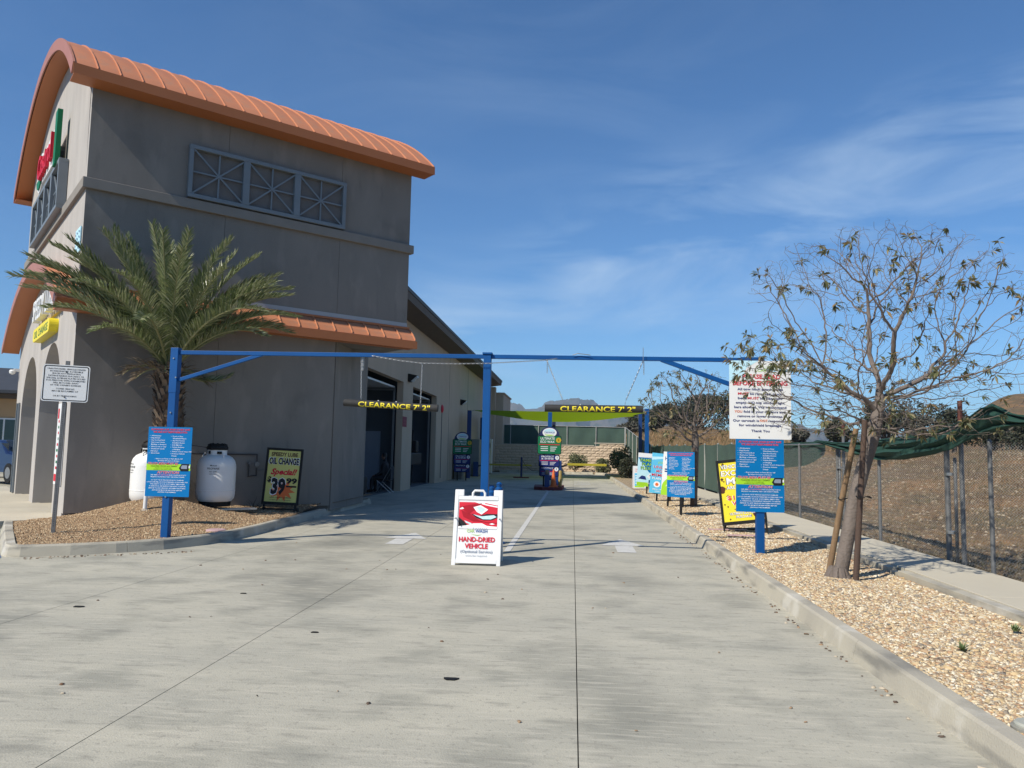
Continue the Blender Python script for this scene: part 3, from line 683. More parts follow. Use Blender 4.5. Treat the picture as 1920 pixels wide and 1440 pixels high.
# rake fascia (pinkish weathered face on the front gable) and eave fascia
def rake(s0, s1, ro, ri, wc, zc, ae, n=40):
    mb = MB(); R = []
    for k in range(n + 1):
        a = -ae + 2 * ae * k / n
        R.append([mb.V((s, wc + r * sin(a), zc + r * cos(a))) for s, r in ((s0, ro), (s1, ro), (s1, ri), (s0, ri))])
    for k in range(n):
        for q in range(4): mb.F((R[k][q], R[k][(q + 1) % 4], R[k + 1][(q + 1) % 4], R[k + 1][q]))
    mb.F(R[0]); mb.F(R[-1][::-1]); return mb
rakem = M('rake_copper', (0.42, 0.18, 0.125), 0.5, var=(0.36, 0.15, 0.10), vscale=2)
rake(S0 - 0.03, S0 - 0.004, RO + 0.03, RO - 0.215, WC, ZC, AE + 0.002).build('rake_fascia', rakem, B)
for sgn in (-1, 1):
    w_, z_ = vault_pt(sgn * AE, RO); mb = MB(); w0, w1 = (w_ - 0.03, w_ - 0.004) if sgn < 0 else (w_ + 0.004, w_ + 0.03)
    mb.box(S0 - 0.02, S1 + 0.02, w0, w1, z_ - 0.20, z_ + 0.0); Bp(mb, 'eave_fascia', copper_trim)
    mb = MB(); wa, wb = (w_ - 0.002, 0.0) if sgn < 0 else (D, w_); mb.box(S0, S1, min(wa, wb), max(wa, wb), z_ - 0.20, z_ - 0.175); Bp(mb, 'eave_soffit', copper_trim)
# lower skirt roof along the side
def skirt_profile(): return [(0.0, 4.55), (-0.13, 4.46), (-0.25, 4.35), (-0.36, 4.22)]
SK0, SK1 = FL - 0.40, FR + 0.06; NS = 18; dk = (SK1 - SK0) / NS
sp = skirt_profile()
mb = MB(); mb.prism([(SK0, w, z - 0.03) for w, z in sp] + [(SK0, -0.36, 4.03), (SK0, 0.0, 4.03)], (SK1 - SK0, 0, 0)); sk = Bp(mb, 'skirt_roof', copper_trim)
def skp(s0, s1, lift, thick):
    mb = MB(); a = [mb.V((s0, w, z + lift)) for w, z in sp] + [mb.V((s0, w, z + lift - thick)) for w, z in sp[::-1]]; b = [mb.V((s1, w, z + lift)) for w, z in sp] + [mb.V((s1, w, z + lift - thick)) for w, z in sp[::-1]]
    n = len(a); mb.F(a[::-1]); mb.F(b)
    for i in range(n): mb.F((a[i], a[(i + 1) % n], b[(i + 1) % n], b[i]))
    return mb
kp = skp(0.003, dk - 0.003, 0.0, 0.026).mesh('skirt_panel', copper); ks = skp(-0.01, 0.01, 0.04, 0.05).mesh('skirt_seam', MATS['seam_copper'])
for k in range(NS):
    link('skirt_panel', kp, sk, loc=(SK0 + k * dk, 0, 0)); link('skirt_seam', ks, sk, loc=(SK0 + k * dk, 0, 0))
link('skirt_seam', ks, sk, loc=(SK1 - 0.01, 0, 0))
mb = MB(); mb.box(FL, SK1 + .01, -0.035, 0.0, 4.55, 4.60); Bp(mb, 'flashing', copper_trim)
mb = MB(); mb.box(FL, FR, -0.012, 0.0, 4.60, 4.70); Bp(mb, 'flashing', M('pale_flashing', (0.42, 0.42, 0.42), 0.5, var=(0.36, 0.36, 0.36), vscale=3))
mb = MB(); mb.box(SK0 - .02, SK1 + .03, -0.39, -0.364, 4.02, 4.205); Bp(mb, 'skirt_fascia', copper_trim)
# lower arched canopy on the front
R2 = 9.8; Z2 = 5.62 - R2; AE2 = math.asin((WC + 0.40) / R2)
rake(FL - 0.40, FL - 0.002, R2, R2 - 0.17, WC, Z2, AE2, 30).build('arched_canopy', copper_trim, B, smooth=True)
rake(FL - 0.43, FL - 0.404, R2 + 0.02, R2 - 0.19, WC, Z2, AE2 + 0.002, 30).build('canopy_fascia', rakem, B)
rake(FL - 0.40, FL - 0.002, R2 + 0.03, R2 + 0.004, WC, Z2, AE2, 30).build('canopy_roofing', copper, B, smooth=True)
# lattice window frames
def lattice(wd, h, deep=0.14, nsq=3):
    f = MB(); z1 = h; fw = 0.085
    f.box(0, wd, -deep, -0.01, 0, fw); f.box(0, wd, -deep, -0.01, h - fw, h)
    for i in range(nsq + 1):
        x = i * (wd - fw) / nsq
        if 0 < i < nsq: f.box(x - .03, x + fw + .03, -deep, -0.01, fw, h - fw)
        else: f.box(x, x + fw, -deep, -0.01, fw, h - fw)
    b = MB(); step = (wd - fw) / nsq
    for i in range(nsq):
        a0, a1 = i * step + fw, (i + 1) * step; c0 = (a0 + a1) / 2; y = -deep * .6
        b.box(a0, a1, y - .012, y + .012, h / 2 - .016, h / 2 + .016); b.box(c0 - .016, c0 + .016, y - .013, y + .011, fw, h - fw)
        b.bar((a0, y - .014, fw), (a1, y - .014, h - fw), .02, .034); b.bar((a0, y - .016, h - fw), (a1, y - .016, fw), .02, .034)
    return f, b
f, b = lattice(3.58, 1.13)
def place(mb, Mx):
    mb.v = [Mx @ v for v in mb.v]; return mb
for Mx in (Matrix.Translation((-3.51, 0, 6.72)), Matrix.Translation((FL, 2.47 + 4.57, 6.66)) @ Matrix.Rotation(radians(-90), 4, 'Z')):
    wd = 3.58 if Mx.translation.x > -5 else 4.57
    f, b = lattice(wd, 1.13, 0.12 if wd < 4 else 0.20, 3 if wd < 4 else 4)
    fo = place(f, Mx).build('lattice_frame', greymetal, B, bevel=0.006); place(b, Mx).build('glazing_bar', greymetal, fo)
    mb = MB(); mb.box(0.06, wd - 0.06, -0.012, -0.004, 0.06, 1.07); place(mb, Mx).build('back_panel', M('panel_recess', (0.17, 0.16, 0.15), 0.9, var=(0.14, 0.13, 0.125), vscale=2), fo)

# --- signs on the front (local frame: x = -w direction)
FX = Matrix.Translation(T(FL, 0, 0)) @ Matrix.Rotation(T_RZ, 4, 'Z') @ Matrix.Rotation(radians(-90), 4, 'Z')
def front_empty(name, label, cat, w, z):
    p = T(FL, w, z); return thing(name, label, cat, tuple(p), T_RZ - radians(90))
ct = front_empty('oil_brand_sign', 'red, green and white oil brand letter sign above the front lattice', 'sign', 4.4, 8.28)
mb = MB(); mb.prism([(x, -0.10, z) for x, z in ell(-1.15, 0, .55, .5, 24)], (0, .06, 0)); mb.prism([(-1.0, -0.10, -0.36), (1.25, -0.10, -.42), (1.25, -0.10, 0.45), (-1.0, -0.10, 0.36)], (0, .06, 0)); mb.v = [v + Vector((0, -.12, 0)) for v in mb.v]; mb.build('backing', white, ct)
mb = MB(); mb.prism([(x, -0.13, z) for x, z in ell(-1.15, 0, .47, .43, 24, 25, 180)], (0, .03, 0)); mb.prism([(x, -0.13, z) for x, z in ell(-1.15, 0, .47, .43, 24, 205, 340)], (0, .03, 0)); mb.prism([(1.30, -0.13, -.55), (1.62, -0.13, -.55), (1.62, -0.13, 0.72), (1.30, -0.13, 0.72)], (0, .1, 0)); mb.v = [v + Vector((0, -.12, 0)) for v in mb.v]; mb.build('green_shape', P_dgreen, ct)
mb = MB(); text(mb, 'Castrol', 0.05, -0.28, 0.62, 2.3, y=-0.30, bold=0.03, depth=0.07); mb.build('letter', P_red, ct)
mb = MB(); mb.box(-1.0, 1.1, -.17, 0.0, -.05, .05); mb.build('bracket', greymetal, ct)
sl = front_empty('letter_sign', 'white channel letters under the lower arch, reading speedy lube', 'sign', 3.45, 4.42)
mb = MB(); text(mb, 'SPEEDY LUBE', 0, 0.0, 0.52, 3.4, y=-0.20, bold=0.03, depth=0.14); mb.build('letter', white, sl)
mb = MB(); mb.box(-1.66, 1.66, -.06, 0.0, -.10, -.02); mb.build('raceway', M('tan_raceway', (0.45, 0.33, 0.18), 0.6, var=(0.4, 0.3, 0.16), vscale=3), sl)
pl = front_empty('pill_sign', 'yellow rounded box sign reading oil change below the white letters', 'sign', 3.6, 4.06)
mb = MB(); mb.prism([(x, -0.18, z) for x, z in rrect(2.7, 0.30, 0.14, 5)], (0, .18, 0)); mb.build('case', P_yellow, pl)
mb = MB(); text(mb, 'OIL CHANGE', 0, -0.09, 0.18, 2.2, y=-0.183, bold=0.02); mb.build('lettering', P_dgreen, pl)
bn = front_empty('vertical_banner', 'tall white banner with red print on the corner pier', 'banner', 0.82, 0.72)
mb = MB(); mb.box(-.42, .42, -.03, -.01, 0, 1.6); mb.build('sheet', white, bn)
mb = MB(); rr = random.Random(3)
rect(mb, -.38, .38, .06, .2, 0, -.034); rect(mb, .2, .36, 1.35, 1.5, 0, -.034); rect(mb, -.36, -.2, 1.3, 1.5, 0, -.034)
for k in range(9): z = 0.3 + k * .115; rect(mb, -.3 + rr.uniform(0, .1), -.12, z, z + .05, k % 2, -.034); rect(mb, .05, .28 - rr.uniform(0, .1), z + .02, z + .07, (k + 1) % 2, -.034)
mb.build('print', [P_red, P_dgreen], bn)
bb = front_empty('corner_banner', 'small light blue dotted panel high on the front near the corner', 'banner', 0.36, 5.5)
mb = MB(); mb.box(-.28, .28, -.03, -.01, -.25, .25); mb.build('sheet', P_sky, bb)
mb = MB()
for i in range(5):
    for j in range(4): rect(mb, -.24 + i * .11, -.20 + i * .11, -.2 + j * .11 + (i % 2) * .03, -.16 + j * .11 + (i % 2) * .03, 0, -.034)
mb.build('print', P_navy, bb)
cm = front_empty('security_camera', 'small white dome camera beside the lower arch', 'camera', 9.2, 3.5)
mb = MB(); mb.box(-.05, .05, -.14, 0, .02, .1); mb.build('arm', white, cm); mb = MB(); mb.lathe([(0.02, -.07), (.07, -.04), (.085, .02), (.06, .06), (0.01, .07)], 14, (0, -.17, 0)); mb.build('dome', white, cm, smooth=True)
bd = thing('blue_bin', 'tall blue locker standing inside the right arch', 'locker', tuple(T(FL + 0.95, 2.4, .12)), T_RZ)
mb = MB(); mb.box(-.25, .25, -.45, .35, 0, 1.35); mb.build('body', blue, bd, bevel=.01); mb = MB(); mb.box(-.262, -.252, -.4, .3, .05, 1.3); mb.build('door', darkblue, bd)
yb = thing('yellow_bucket', 'yellow box on the floor inside the right arch', 'bucket', tuple(T(FL + 0.5, 1.72, .12)), T_RZ)
mb = MB(); mb.lathe([(.1, 0), (.14, .26), (.15, .27)], 12); mb.build('tub', P_yellow, yb); mb = MB(); mb.tube([(.14, 0, .25), (.1, .0, .36), (-.1, 0, .36), (-.14, 0, .25)], .008, 5); mb.build('handle', black, yb)

# --- beige wing with two bay doors
WX = -6.3
wall = [(20.25, 0), (21.3, 0), (21.3, 4.03), (27.75, 4.03), (27.75, 0), (29.45, 0), (29.45, 4.0), (34.7, 4.0), (34.7, 0), (56.6, 0), (56.6, 6.4), (20.25, 6.4)]
mb = WB(); mb.prism([(WX, y, z) for y, z in wall], (-0.24, 0, 0)); Bp(mb, 'wing_wall', beige)
for y0, y1, d in ((38.2, 38.26, .02), (45.0, 45.06, .02)):
    mb = WB(); mb.box(WX - .01, WX + d * .3, y0, y1, 0.02, 6.38); Bp(mb, 'control_joint', M('joint_strip', (0.2, 0.17, 0.14), 0.9, var=(0.18, 0.15, 0.12), vscale=2))
mb = WB(); mb.box(-14.2, -6.56, 20.4, 56.5, 6.3, 6.39); Bp(mb, 'flat_roof', brown)
mb = WB(); mb.prism([(-6.3, 20.3, 6.39), (-5.5, 20.3, 6.50), (-5.45, 20.3, 6.80), (-7.2, 20.3, 7.05), (-7.2, 20.3, 6.39)], (0, 37.3, 0)); Bp(mb, 'cornice', brown)
mb = WB(); mb.box(-5.47, -5.43, 20.3, 57.62, 6.74, 6.86); Bp(mb, 'gutter', M('dark_trim', (0.07, 0.055, 0.045), 0.6, var=(0.06, 0.05, 0.04), vscale=2))
mb = WB(); mb.box(-9, -5.85, 56.6, 57.4, 0, 6.3); Bp(mb, 'end_wall', beige)
mb = WB(); mb.box(-10, -5.3, 57.45, 64, 0, 5.85); mb.box(-10, -5.22, 57.38, 64.1, 5.85, 5.95); Bp(mb, 'end_block', beige)
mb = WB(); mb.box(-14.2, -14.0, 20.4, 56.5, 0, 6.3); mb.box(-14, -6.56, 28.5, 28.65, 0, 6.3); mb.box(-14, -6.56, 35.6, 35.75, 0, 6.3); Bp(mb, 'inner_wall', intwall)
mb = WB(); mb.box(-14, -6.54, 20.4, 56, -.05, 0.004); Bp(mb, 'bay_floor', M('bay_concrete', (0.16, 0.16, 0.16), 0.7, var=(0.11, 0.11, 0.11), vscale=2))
for y0, y1 in ((21.2, 27.7), (29.4, 34.6)):
    mb = WB(); mb.box(-9.6, -6.62, y0, y1, 3.80, 3.86); Bp(mb, 'overhead_door', offwhite)
    mb = WB()
    for y in (y0 + .1, y1 - .1): mb.box(-6.64, -6.58, y - .03, y + .03, 0, 3.8); mb.box(-9.6, -6.6, y - .03, y + .03, 3.7, 3.76)
    Bp(mb, 'door_track', galv)
for y in (23.2, 26.3):
    mb = WB(); mb.box(-10.6, -8.8, y, y + .12, 3.55, 3.62); Bp(mb, 'strip_light', offwhite)
mb = WB(); mb.box(-8.1, -8.0, 20.45, 20.5, 0, 2.3); 
for x in (-9.6, -8.2): mb.box(x, x + .9, 28.44, 28.498, 0, 2.2)
Bp(mb, 'inner_door', M('pale_door', (0.30, 0.34, 0.40), 0.7, var=(0.27, 0.31, 0.37), vscale=2))
for y, z in ((28.6, 4.25), (42.2, 4.2)):
    L_ = tag(bpy.data.objects.new('wall_lamp', None), 'black wall lamp between the two bay doors' if y < 30 else 'black wall lamp beyond the second bay door, above the pay station', 'lamp', 'wall lamps on the beige wing'); C.objects.link(L_); L_.location = (WX, y, z); 
    mb = MB(); mb.prism([(0, -.18, .16), (0.05, -.18, .16), (.34, -.18, .1), (.1, -.18, -.14), (0, -.18, -.14)], (0, .36, 0)); mb.build('housing', black, L_)
    mb = MB(); mb.prism([(.345, -.15, .08), (.11, -.15, -.13), (.16, -.15, -.13), (.35, -.15, .04)], (0, .30, 0)); mb.build('lens', offwhite, L_)
fb = thing('fire_bell', 'round red fire alarm bell with conduit on the beige wall', 'alarm bell', (WX, 36.1, 3.5))
mb = MB(); mb.tube([(0, 0, 0), (.05, 0, 0), (.09, 0, 0)], [.2, .19, .1], 18); mb.build('gong', P_red, fb); mb = MB(); mb.tube([(.02, 0, -.2), (.02, 0, -3.3)], .02, 6); mb.build('conduit', beltmat, fb)
rs = thing('red_notice', 'small faded red notice on the pillar between bay doors', 'notice', (WX, 28.05, 2.55))
mb = MB(); mb.box(.004, .012, -.3, .38, -.18, .2); mb.build('plate', M('faded_red', (0.32, 0.03, 0.05), 0.7, var=(0.2, 0.02, 0.035), vscale=5), rs)
mb = MB(); text(mb, 'NO SMOKING', 0, 0.02, .09, .5, bold=.01); text(mb, 'OR OPEN FLAME', 0, -.1, .07, .5, bold=.01)
mb.v = [Vector((.016, v.x + .04, v.z)) for v in mb.v]; mb.build('lettering', M('faded_print', (0.4, 0.1, 0.1), .7, var=(.35, .08, .08), vscale=4), rs)
# ================================================================== GANTRY
GX0, GX1, GC = -6.24, 2.77, -1.32; GY0, GY1 = 11.42, 11.62
def gy(x): return GY0 + (x - GX0) / (GX1 - GX0) * (GY1 - GY0)
G = thing('clearance_gantry', 'blue steel clearance gantry of three posts and a long top beam over both lanes', 'gantry', (GC, 11.5, 0))
GI = Matrix.Translation((-GC, -11.5, 0))
def GB(): mb = MB(); mb.X = GI; return mb
for x, z0, z1 in ((GX0, 0.1, 2.42), (GC, 0.0, 3.03), (GX1, 0.1, 2.99)):
    mb = GB(); s_ = .057; mb.box(x - s_, x + s_, gy(x) - s_, gy(x) + s_, z0, z1)
    if x == GC: mb.box(x - .075, x + .075, gy(x) - .075, gy(x) + .075, 3.03, 3.06)
    mb.build('post', blue, G, bevel=.006)
mb = GB(); mb.box(GX0 - .062, GX0 + .062, GY0 - .062, GY0 + .062, 2.36, 3.07); mb.build('post_sleeve', blue, G, bevel=.006)
for a, b in ((GX0 + .06, GC - .058), (GC + .058, GX1 - .25)):
    mb = GB(); mb.bar((a, gy(a), 3.0), (b, gy(b), 3.0), .06, .062); mb.build('beam', blue, G, bevel=.004)
mb = GB(); mb.bar((GX1 - .27, gy(GX1), 3.0), (GX1 + .08, gy(GX1), 3.0), .085, .085); mb.build('beam_sleeve', blue, G, bevel=.004)
mb = GB(); mb.bar((GX0 + .05, GY0, 2.56), (-4.85, gy(-4.85), 2.99), .05, .055); mb.build('brace', blue, G, bevel=.004)
mb = GB(); mb.bar((GX1 - .05, GY1, 2.50), (1.32, gy(1.32), 2.99), .05, .065); mb.build('brace', blue, G, bevel=.004)
for x, z in ((GX0, 2.9), (GX0, 2.05), (GX0, .75), (GX0 + .05, 2.6)):
    mb = GB(); mb.tube([(x, GY0 - .075, z), (x, GY0 - .05, z)], .012, 8); mb.build('bolt', chainm, G)
def chain(mb, path, pitch=.034, r=.0034, lw=.009):
    P_ = [Vector(p) for p in path]; tot = sum((b - a).length for a, b in zip(P_, P_[1:])); n = int(tot / pitch); k = 0; seg = 0; acc = 0
    for i in range(n):
        d = (i + .5) * pitch
        a_ = 0
        for a, b in zip(P_, P_[1:]):
            l = (b - a).length
            if d <= a_ + l: p = a + (b - a) * ((d - a_) / l); t = (b - a).normalized(); break
            a_ += l
        u = t.orthogonal().normalized(); v = t.cross(u); q = v if i % 2 else u
        hl = pitch * .66; loop = [p + t * (hl * cos(2 * pi * j / 8)) + q * (lw * sin(2 * pi * j / 8)) for j in range(9)]
        mb.tube(loop, r, 4, cap=False)
def hang_bar(cx, label, a, b, slack, ends, tilt):
    """clearance bar: black foam pipe with yellow letters, hung on chains"""
    o = thing('clearance_bar', label, 'clearance bar', (cx, 11.5, 0), 0, 'hanging clearance bars')
    n = 22; R = .056; X = Matrix.Translation((0, 0, 2.225)) @ Matrix.Rotation(tilt, 4, 'Y')
    mb = MB(); mb.tube([X @ Vector((-.735, 0, 0)), X @ Vector((.735, 0, 0))], R, n); mb.build('pipe', blackfoam, o, smooth=True)
    def wrap(p):
        th = (p.z) / R; rr = R + .002
        return X @ Vector((p.x, -rr * cos(th), rr * sin(th)))
    mb = MB(); text(mb, 'CLEARANCE 7\' 2"', 0.06, -.047, .080, 1.12, bold=.05, res=3, y=0)
    bmt = bmesh.new(); bmt.from_mesh(mb.mesh('t', P_yellow))
    for zz in [-.05 + .006 * q for q in range(16)]: bmesh.ops.bisect_plane(bmt, geom=bmt.verts[:] + bmt.edges[:] + bmt.faces[:], plane_co=(0, 0, zz), plane_no=(0, 0, 1))
    for v in bmt.verts: v.co = wrap(v.co)
    mt = bpy.data.meshes.new('lettering'); bmt.to_mesh(mt); bmt.free(); mt.materials.append(P_yellow); link('lettering', mt, o)
    mb = MB()
    for q in (-.2, .08): mb.box(-.008 + q, .008 + q, -.01, .01, R - .004, R + .012, X)
    mb.build('tie', offwhite, o)
    for (x0, z0), (x1, z1), wrapn in ends:
        mb = MB(); chain(mb, [(x0, 0, z0), (x1, 0, z1)])
        mb.tube([(x1, 0, z1), (x1 + (x1 - x0) * .03, 0, 2.225 + R + math.tan(-tilt) * x1)], .004, 5)
        for sx in range(wrapn): chain(mb, [(x0 + .012 * (sx + 1), .01 * (-1) ** sx, z0), (x0 + .012 * (sx + 1), .01 * (-1) ** sx, z0 - .22)])
        mb.build('chain', chainm, o)
    return o
hang_bar(-2.80, 'left hanging black clearance bar, right end sagging, in front of the grey wall', 0, 0, 0,
         (((-.49, 2.97), (-.47, 2.31), 3), ((.47, 2.88), (.46, 2.23), 0)), radians(2.6))
hang_bar(.305, 'right hanging black clearance bar, level, seen against the sky and lime shade sail', 0, 0, 0,
         (((-.72, 2.96), (-.46, 2.34), 1), ((.735, 2.96), (.475, 2.34), 1)), radians(-.2))
cs = thing('slack_chain', 'long slack chain strung along below the blue beam past the centre post', 'chain', (-1.7, 11.46, 0))
mb = MB(); mb.X = Matrix.Translation((1.7, -11.46, 0)); chain(mb, [(-3.1, 11.44, 2.985), (-2.7, 11.44, 2.92), (-2.33, 11.44, 2.88), (-1.8, 11.43, 2.875), (-1.3, 11.42, 2.885), (-.42, 11.44, 2.945), (-.25, 11.45, 2.975)])
mb.build('links', chainm, cs)
mb = MB(); mb.X = Matrix.Translation((1.7, -11.46, 0)); mb.tube([(1.04, 11.5, 2.93), (1.04, 11.5, 3.16)], .005, 5); mb.tube([(-.02, 11.5, 3.035), (.06, 11.5, 3.06), (.2, 11.5, 3.045), (.25, 11.5, 3.035)], .006, 5); mb.build('hook', chainm, cs)

# ================================================================== SIGNS
BL = ['All Antennas', 'Bug Shields', 'Any Overhead Rack', 'Any Loose Vehicle', 'Moldings or Bumpers', 'Wheel Cover or Caps', 'Windshield Cracks', 'Expansion', 'Glued Parts']
BR = ['Front or Rear', 'Windshield Wipers', 'Any Non Factory', 'Installed Items', 'Side Mirrors', 'Vehicle Emblems', 'or Badging', 'Vehicle Over 5 Years Old', 'Previous Vehicle', 'Damage']
def blue_sign_parts():
    """0.70 x 1.07 panel, origin at its bottom centre, front towards -y"""
    mb = MB(); mb.prism([(x, 0, z) for x, z in rrect(.70, 1.07, .008, 2, 0, .535)], (0, .006, 0)); pan = mb.mesh('panel', P_blue)
    W, R_, K, GN, PK = 0, 1, 2, 3, 4; mb = MB()
    for s_, z in (('ALTHOUGH OUR WASH IS VERY SAFE', 1.018), ('WE ARE NOT RESPONSIBLE FOR:', .978)):
        w = .62 if z > 1 else .54
        text(mb, s_, 0, z, .026, w, PK, bold=.12, shear=.1, y=-.003); text(mb, s_, 0, z, .026, w, R_, bold=.01, shear=.1, y=-.005)
    for i, s_ in enumerate(BL): 
        z = .925 - i * .0335; text(mb, s_, -.295, z, .0165, len(s_) * .0128, W, bold=.035, align='l', res=1)
        if i not in (4, 7): rect(mb, -.322, -.315, z + .005, z + .010, W)
    for i, s_ in enumerate(BR):
        z = .92 - i * .0335; text(mb, s_, .045, z, .0165, len(s_) * .0128, W, bold=.035, align='l', res=1)
        if i not in (1, 3, 6, 9): rect(mb, .018, .025, z + .005, z + .010, W)
    text(mb, '- Any Loose Parts or Paint Blown Off', 0, .572, .0165, .44, W, bold=.035, res=1); text(mb, 'By Water Pressure or Dryers', 0, .541, .0165, .34, W, bold=.035, res=1)
    rect(mb, -.35, .35, .40, .50, GN, -.002)
    text(mb, 'TRUCK BEDS MUST BE', -.09, .487, .036, .48, W, bold=.11, shear=.15, y=-.004); text(mb, 'TRUCK BEDS MUST BE', -.09, .487, .036, .48, R_, bold=.02, shear=.15, y=-.006)
    text(mb, 'CLEARED FROM ALL DEBRIS', -.07, .456, .019, .42, K, bold=.0, shear=.15); text(mb, 'PLEASE VACUUM BEFORE', -.08, .432, .012, .26, K, res=1, bold=0); text(mb, 'ENTERING CAR WASH TUNNEL', -.08, .410, .012, .30, K, res=1, bold=0)
    fpoly(mb, [(.17, .44), (.21, .505), (.33, .505), (.335, .465), (.32, .395), (.20, .395)], K, -.005); fpoly(mb, [(.20, .45), (.22, .485), (.30, .485), (.30, .43), (.21, .43)], 5, -.006); rect(mb, .325, .345, .44, .48, W, -.006)
    text(mb, 'ATTENTION', 0, .352, .038, .35, W, bold=.11, shear=.1, y=-.003); text(mb, 'ATTENTION', 0, .352, .038, .35, R_, bold=.02, shear=.1, y=-.005)
    ln = [('WE ARE', -.225, .322, .10, W), ('NOT RESPONSIBLE', -.07, .322, .2, PK), ('FOR COLLISIONS DUE TO', .16, .322, .27, W), ('BRAKING OR DRIVING THRU CAR WASH TUNNEL.', 0, .293, .54, W), ('DO NOT USE IF VEHICLE HAS BODY DAMAGE,', 0, .245, .52, W),
          ('LOOSE CHROME, OR NON STANDARD ACCESSORIES. FOR', 0, .214, .65, W), ('THE SAFETY OF OUR CUSTOMERS, EMPLOYEES', 0, .183, .55, W), ('& OPERATION, WE RESERVE THE RIGHT TO REFUSE', 0, .152, .58, W), ('SERVICE TO ANY VEHICLES WE DEEM UNSUITABLE.', 0, .121, .59, W),
          ('ANY ISSUES MUST BE REPORTED BEFORE', 0, .09, .48, W), ('LEAVING THE PREMISES.', 0, .06, .29, W)]
    for s_, x, z, w, m in ln: text(mb, s_, x, z, .0155, w, m, bold=.035, res=1)
    rect(mb, -.25, .25, .275, .277, 6)
    return pan, mb.mesh('lettering', [P_white, P_red, P_black, P_green, P_pink, P_grey, P_cyan])
bp_, bt_ = blue_sign_parts()
def blue_sign(label, loc, rz, legs=False, tiltx=0):
    o = thing('rules_sign', label, 'sign', loc, rz, 'blue car wash rules signs')
    z0 = .42 if legs else 0
    link('panel', bp_, o, loc=(0, 0, z0)); link('lettering', bt_, o, loc=(0, 0, z0))
    if legs:
        mb = MB(); mb.box(-.03, .03, .008, .03, -.12, z0 + .6); mb.build('stake', black, o)
    return o
blue_sign('blue rules sign with lime stripe on the left gantry post beside the palm', (GX0 + .02, GY0 - .072, .755), radians(1.0))
blue_sign('blue rules sign with lime stripe on the right gantry post below the white sign', (GX1 - .01, GY1 - .072, .745), radians(1))
blue_sign('blue rules sign on a black stake in the gravel by the smaller tree', (2.56, 18.4, .13), radians(-32), legs=True)
# white sign
ws = thing('notice_sign', 'large white please read before entering notice at the top of the right gantry post', 'sign', (GX1 + .0, GY1 - .075, 1.815), radians(.8))
mb = MB(); mb.prism([(x, 0, z) for x, z in rrect(.90, 1.17, .006, 2, 0, .585)], (0, .006, 0)); mb.build('panel', white, ws)
mb = MB(); N_, R_, SK, GN, BLU, LR = 0, 1, 2, 3, 4, 5
fpoly(mb, [(-.45, 1.17), (-.02, 1.17), (-.2, 1.06), (-.26, .92), (-.45, .86)], SK, -.002)
text(mb, 'CAR', .03, 1.005, .045, .13, GN, bold=0); text(mb, 'WASH & LUBE', .27, 1.005, .045, .36, BLU, bold=.01); text(mb, '. . . . . . . . .', .18, 1.055, .02, .28, GN, bold=.02)
mb.cm = GN; fpoly(mb, [(.05, 1.07), (.2, 1.10), (.32, 1.085), (.2, 1.108)], GN)
text(mb, 'PLEASE READ', 0.02, .90, .066, .56, R_, bold=.08); text(mb, 'BEFORE ENTERING', 0, .80, .070, .80, R_, bold=.08)
def runs(z, parts, h=.036):
    tot = sum(p[1] for p in parts); x = -tot / 2
    for s_, w, m in parts: text(mb, s_, x + w / 2, z, h, w * .95, m, bold=.05); x += w
runs(.725, [('All tow hitch attachments', .70, N_)]); runs(.658, [('MUST', .17, R_), (' be removed, truck', .49, N_)]); runs(.591, [('beds', .14, N_), ('MUST', .18, R_), ('be clean and', .34, N_)])
runs(.524, [('empty. NO top window light', .75, N_)]); runs(.457, [('bars allowed. We recommend', .80, N_)]); runs(.390, [('YOU', .12, LR), ('fold in your mirrors and', .64, N_)]); runs(.323, [('remove or lower antennas.', .70, N_)])
runs(.256, [('Our carwash is', .40, N_), ('NOT', .12, LR), ('responsible', .30, N_)]); runs(.189, [('for windshield breakage.', .66, N_)]); runs(.105, [('Thank You', .28, N_)])
mb.build('lettering', [P_navy, P_red, P_sky, P_green, P_cyan, P_orange], ws)
mb = MB()
for z in (1.14, .03): mb.tube([(-.02, -.012, z), (-.02, 0, z)], .009, 8)
mb.build('bolt', black, ws)
# accessible parking notice
ps = thing('parking_notice', 'small white towing notice on a perforated steel post at the left edge', 'sign', (-8.09, 11.44, .13), radians(24))
X = Matrix.Translation((0, .03, 0)) @ Matrix.Rotation(radians(.8), 4, 'Y')
mb = MB(); mb.X = X; mb.box(-.028, -.02, -.02, .02, 0, 2.72); mb.box(.02, .028, -.02, .02, 0, 2.72); mb.box(-.028, .028, -.026, -.02, 0, 2.72); mb.build('post', galvdark, ps)
mb = MB(); mb.X = X
for k in range(62): mb.prism([(x, -.0275, z) for x, z in ell(0, .12 + k * .034, .0055, .0055, 6)], (0, .001, 0))
mb.build('hole', black, ps, kind='stuff')
mb = MB(); mb.X = X; mb.prism([(x, -.036, z) for x, z in rrect(.66, .585, .04, 5, 0, 2.36)], (0, .005, 0)); mb.build('plate', white, ps)
mb = MB(); mb.X = X
oa, ob_ = rrect(.63, .555, .033, 5, 0, 2.36), rrect(.604, .529, .026, 5, 0, 2.36)
for i in range(len(oa)): j = (i + 1) % len(oa); mb.poly([(oa[i][0], -.038, oa[i][1]), (oa[j][0], -.038, oa[j][1]), (ob_[j][0], -.038, ob_[j][1]), (ob_[i][0], -.038, ob_[i][1])])
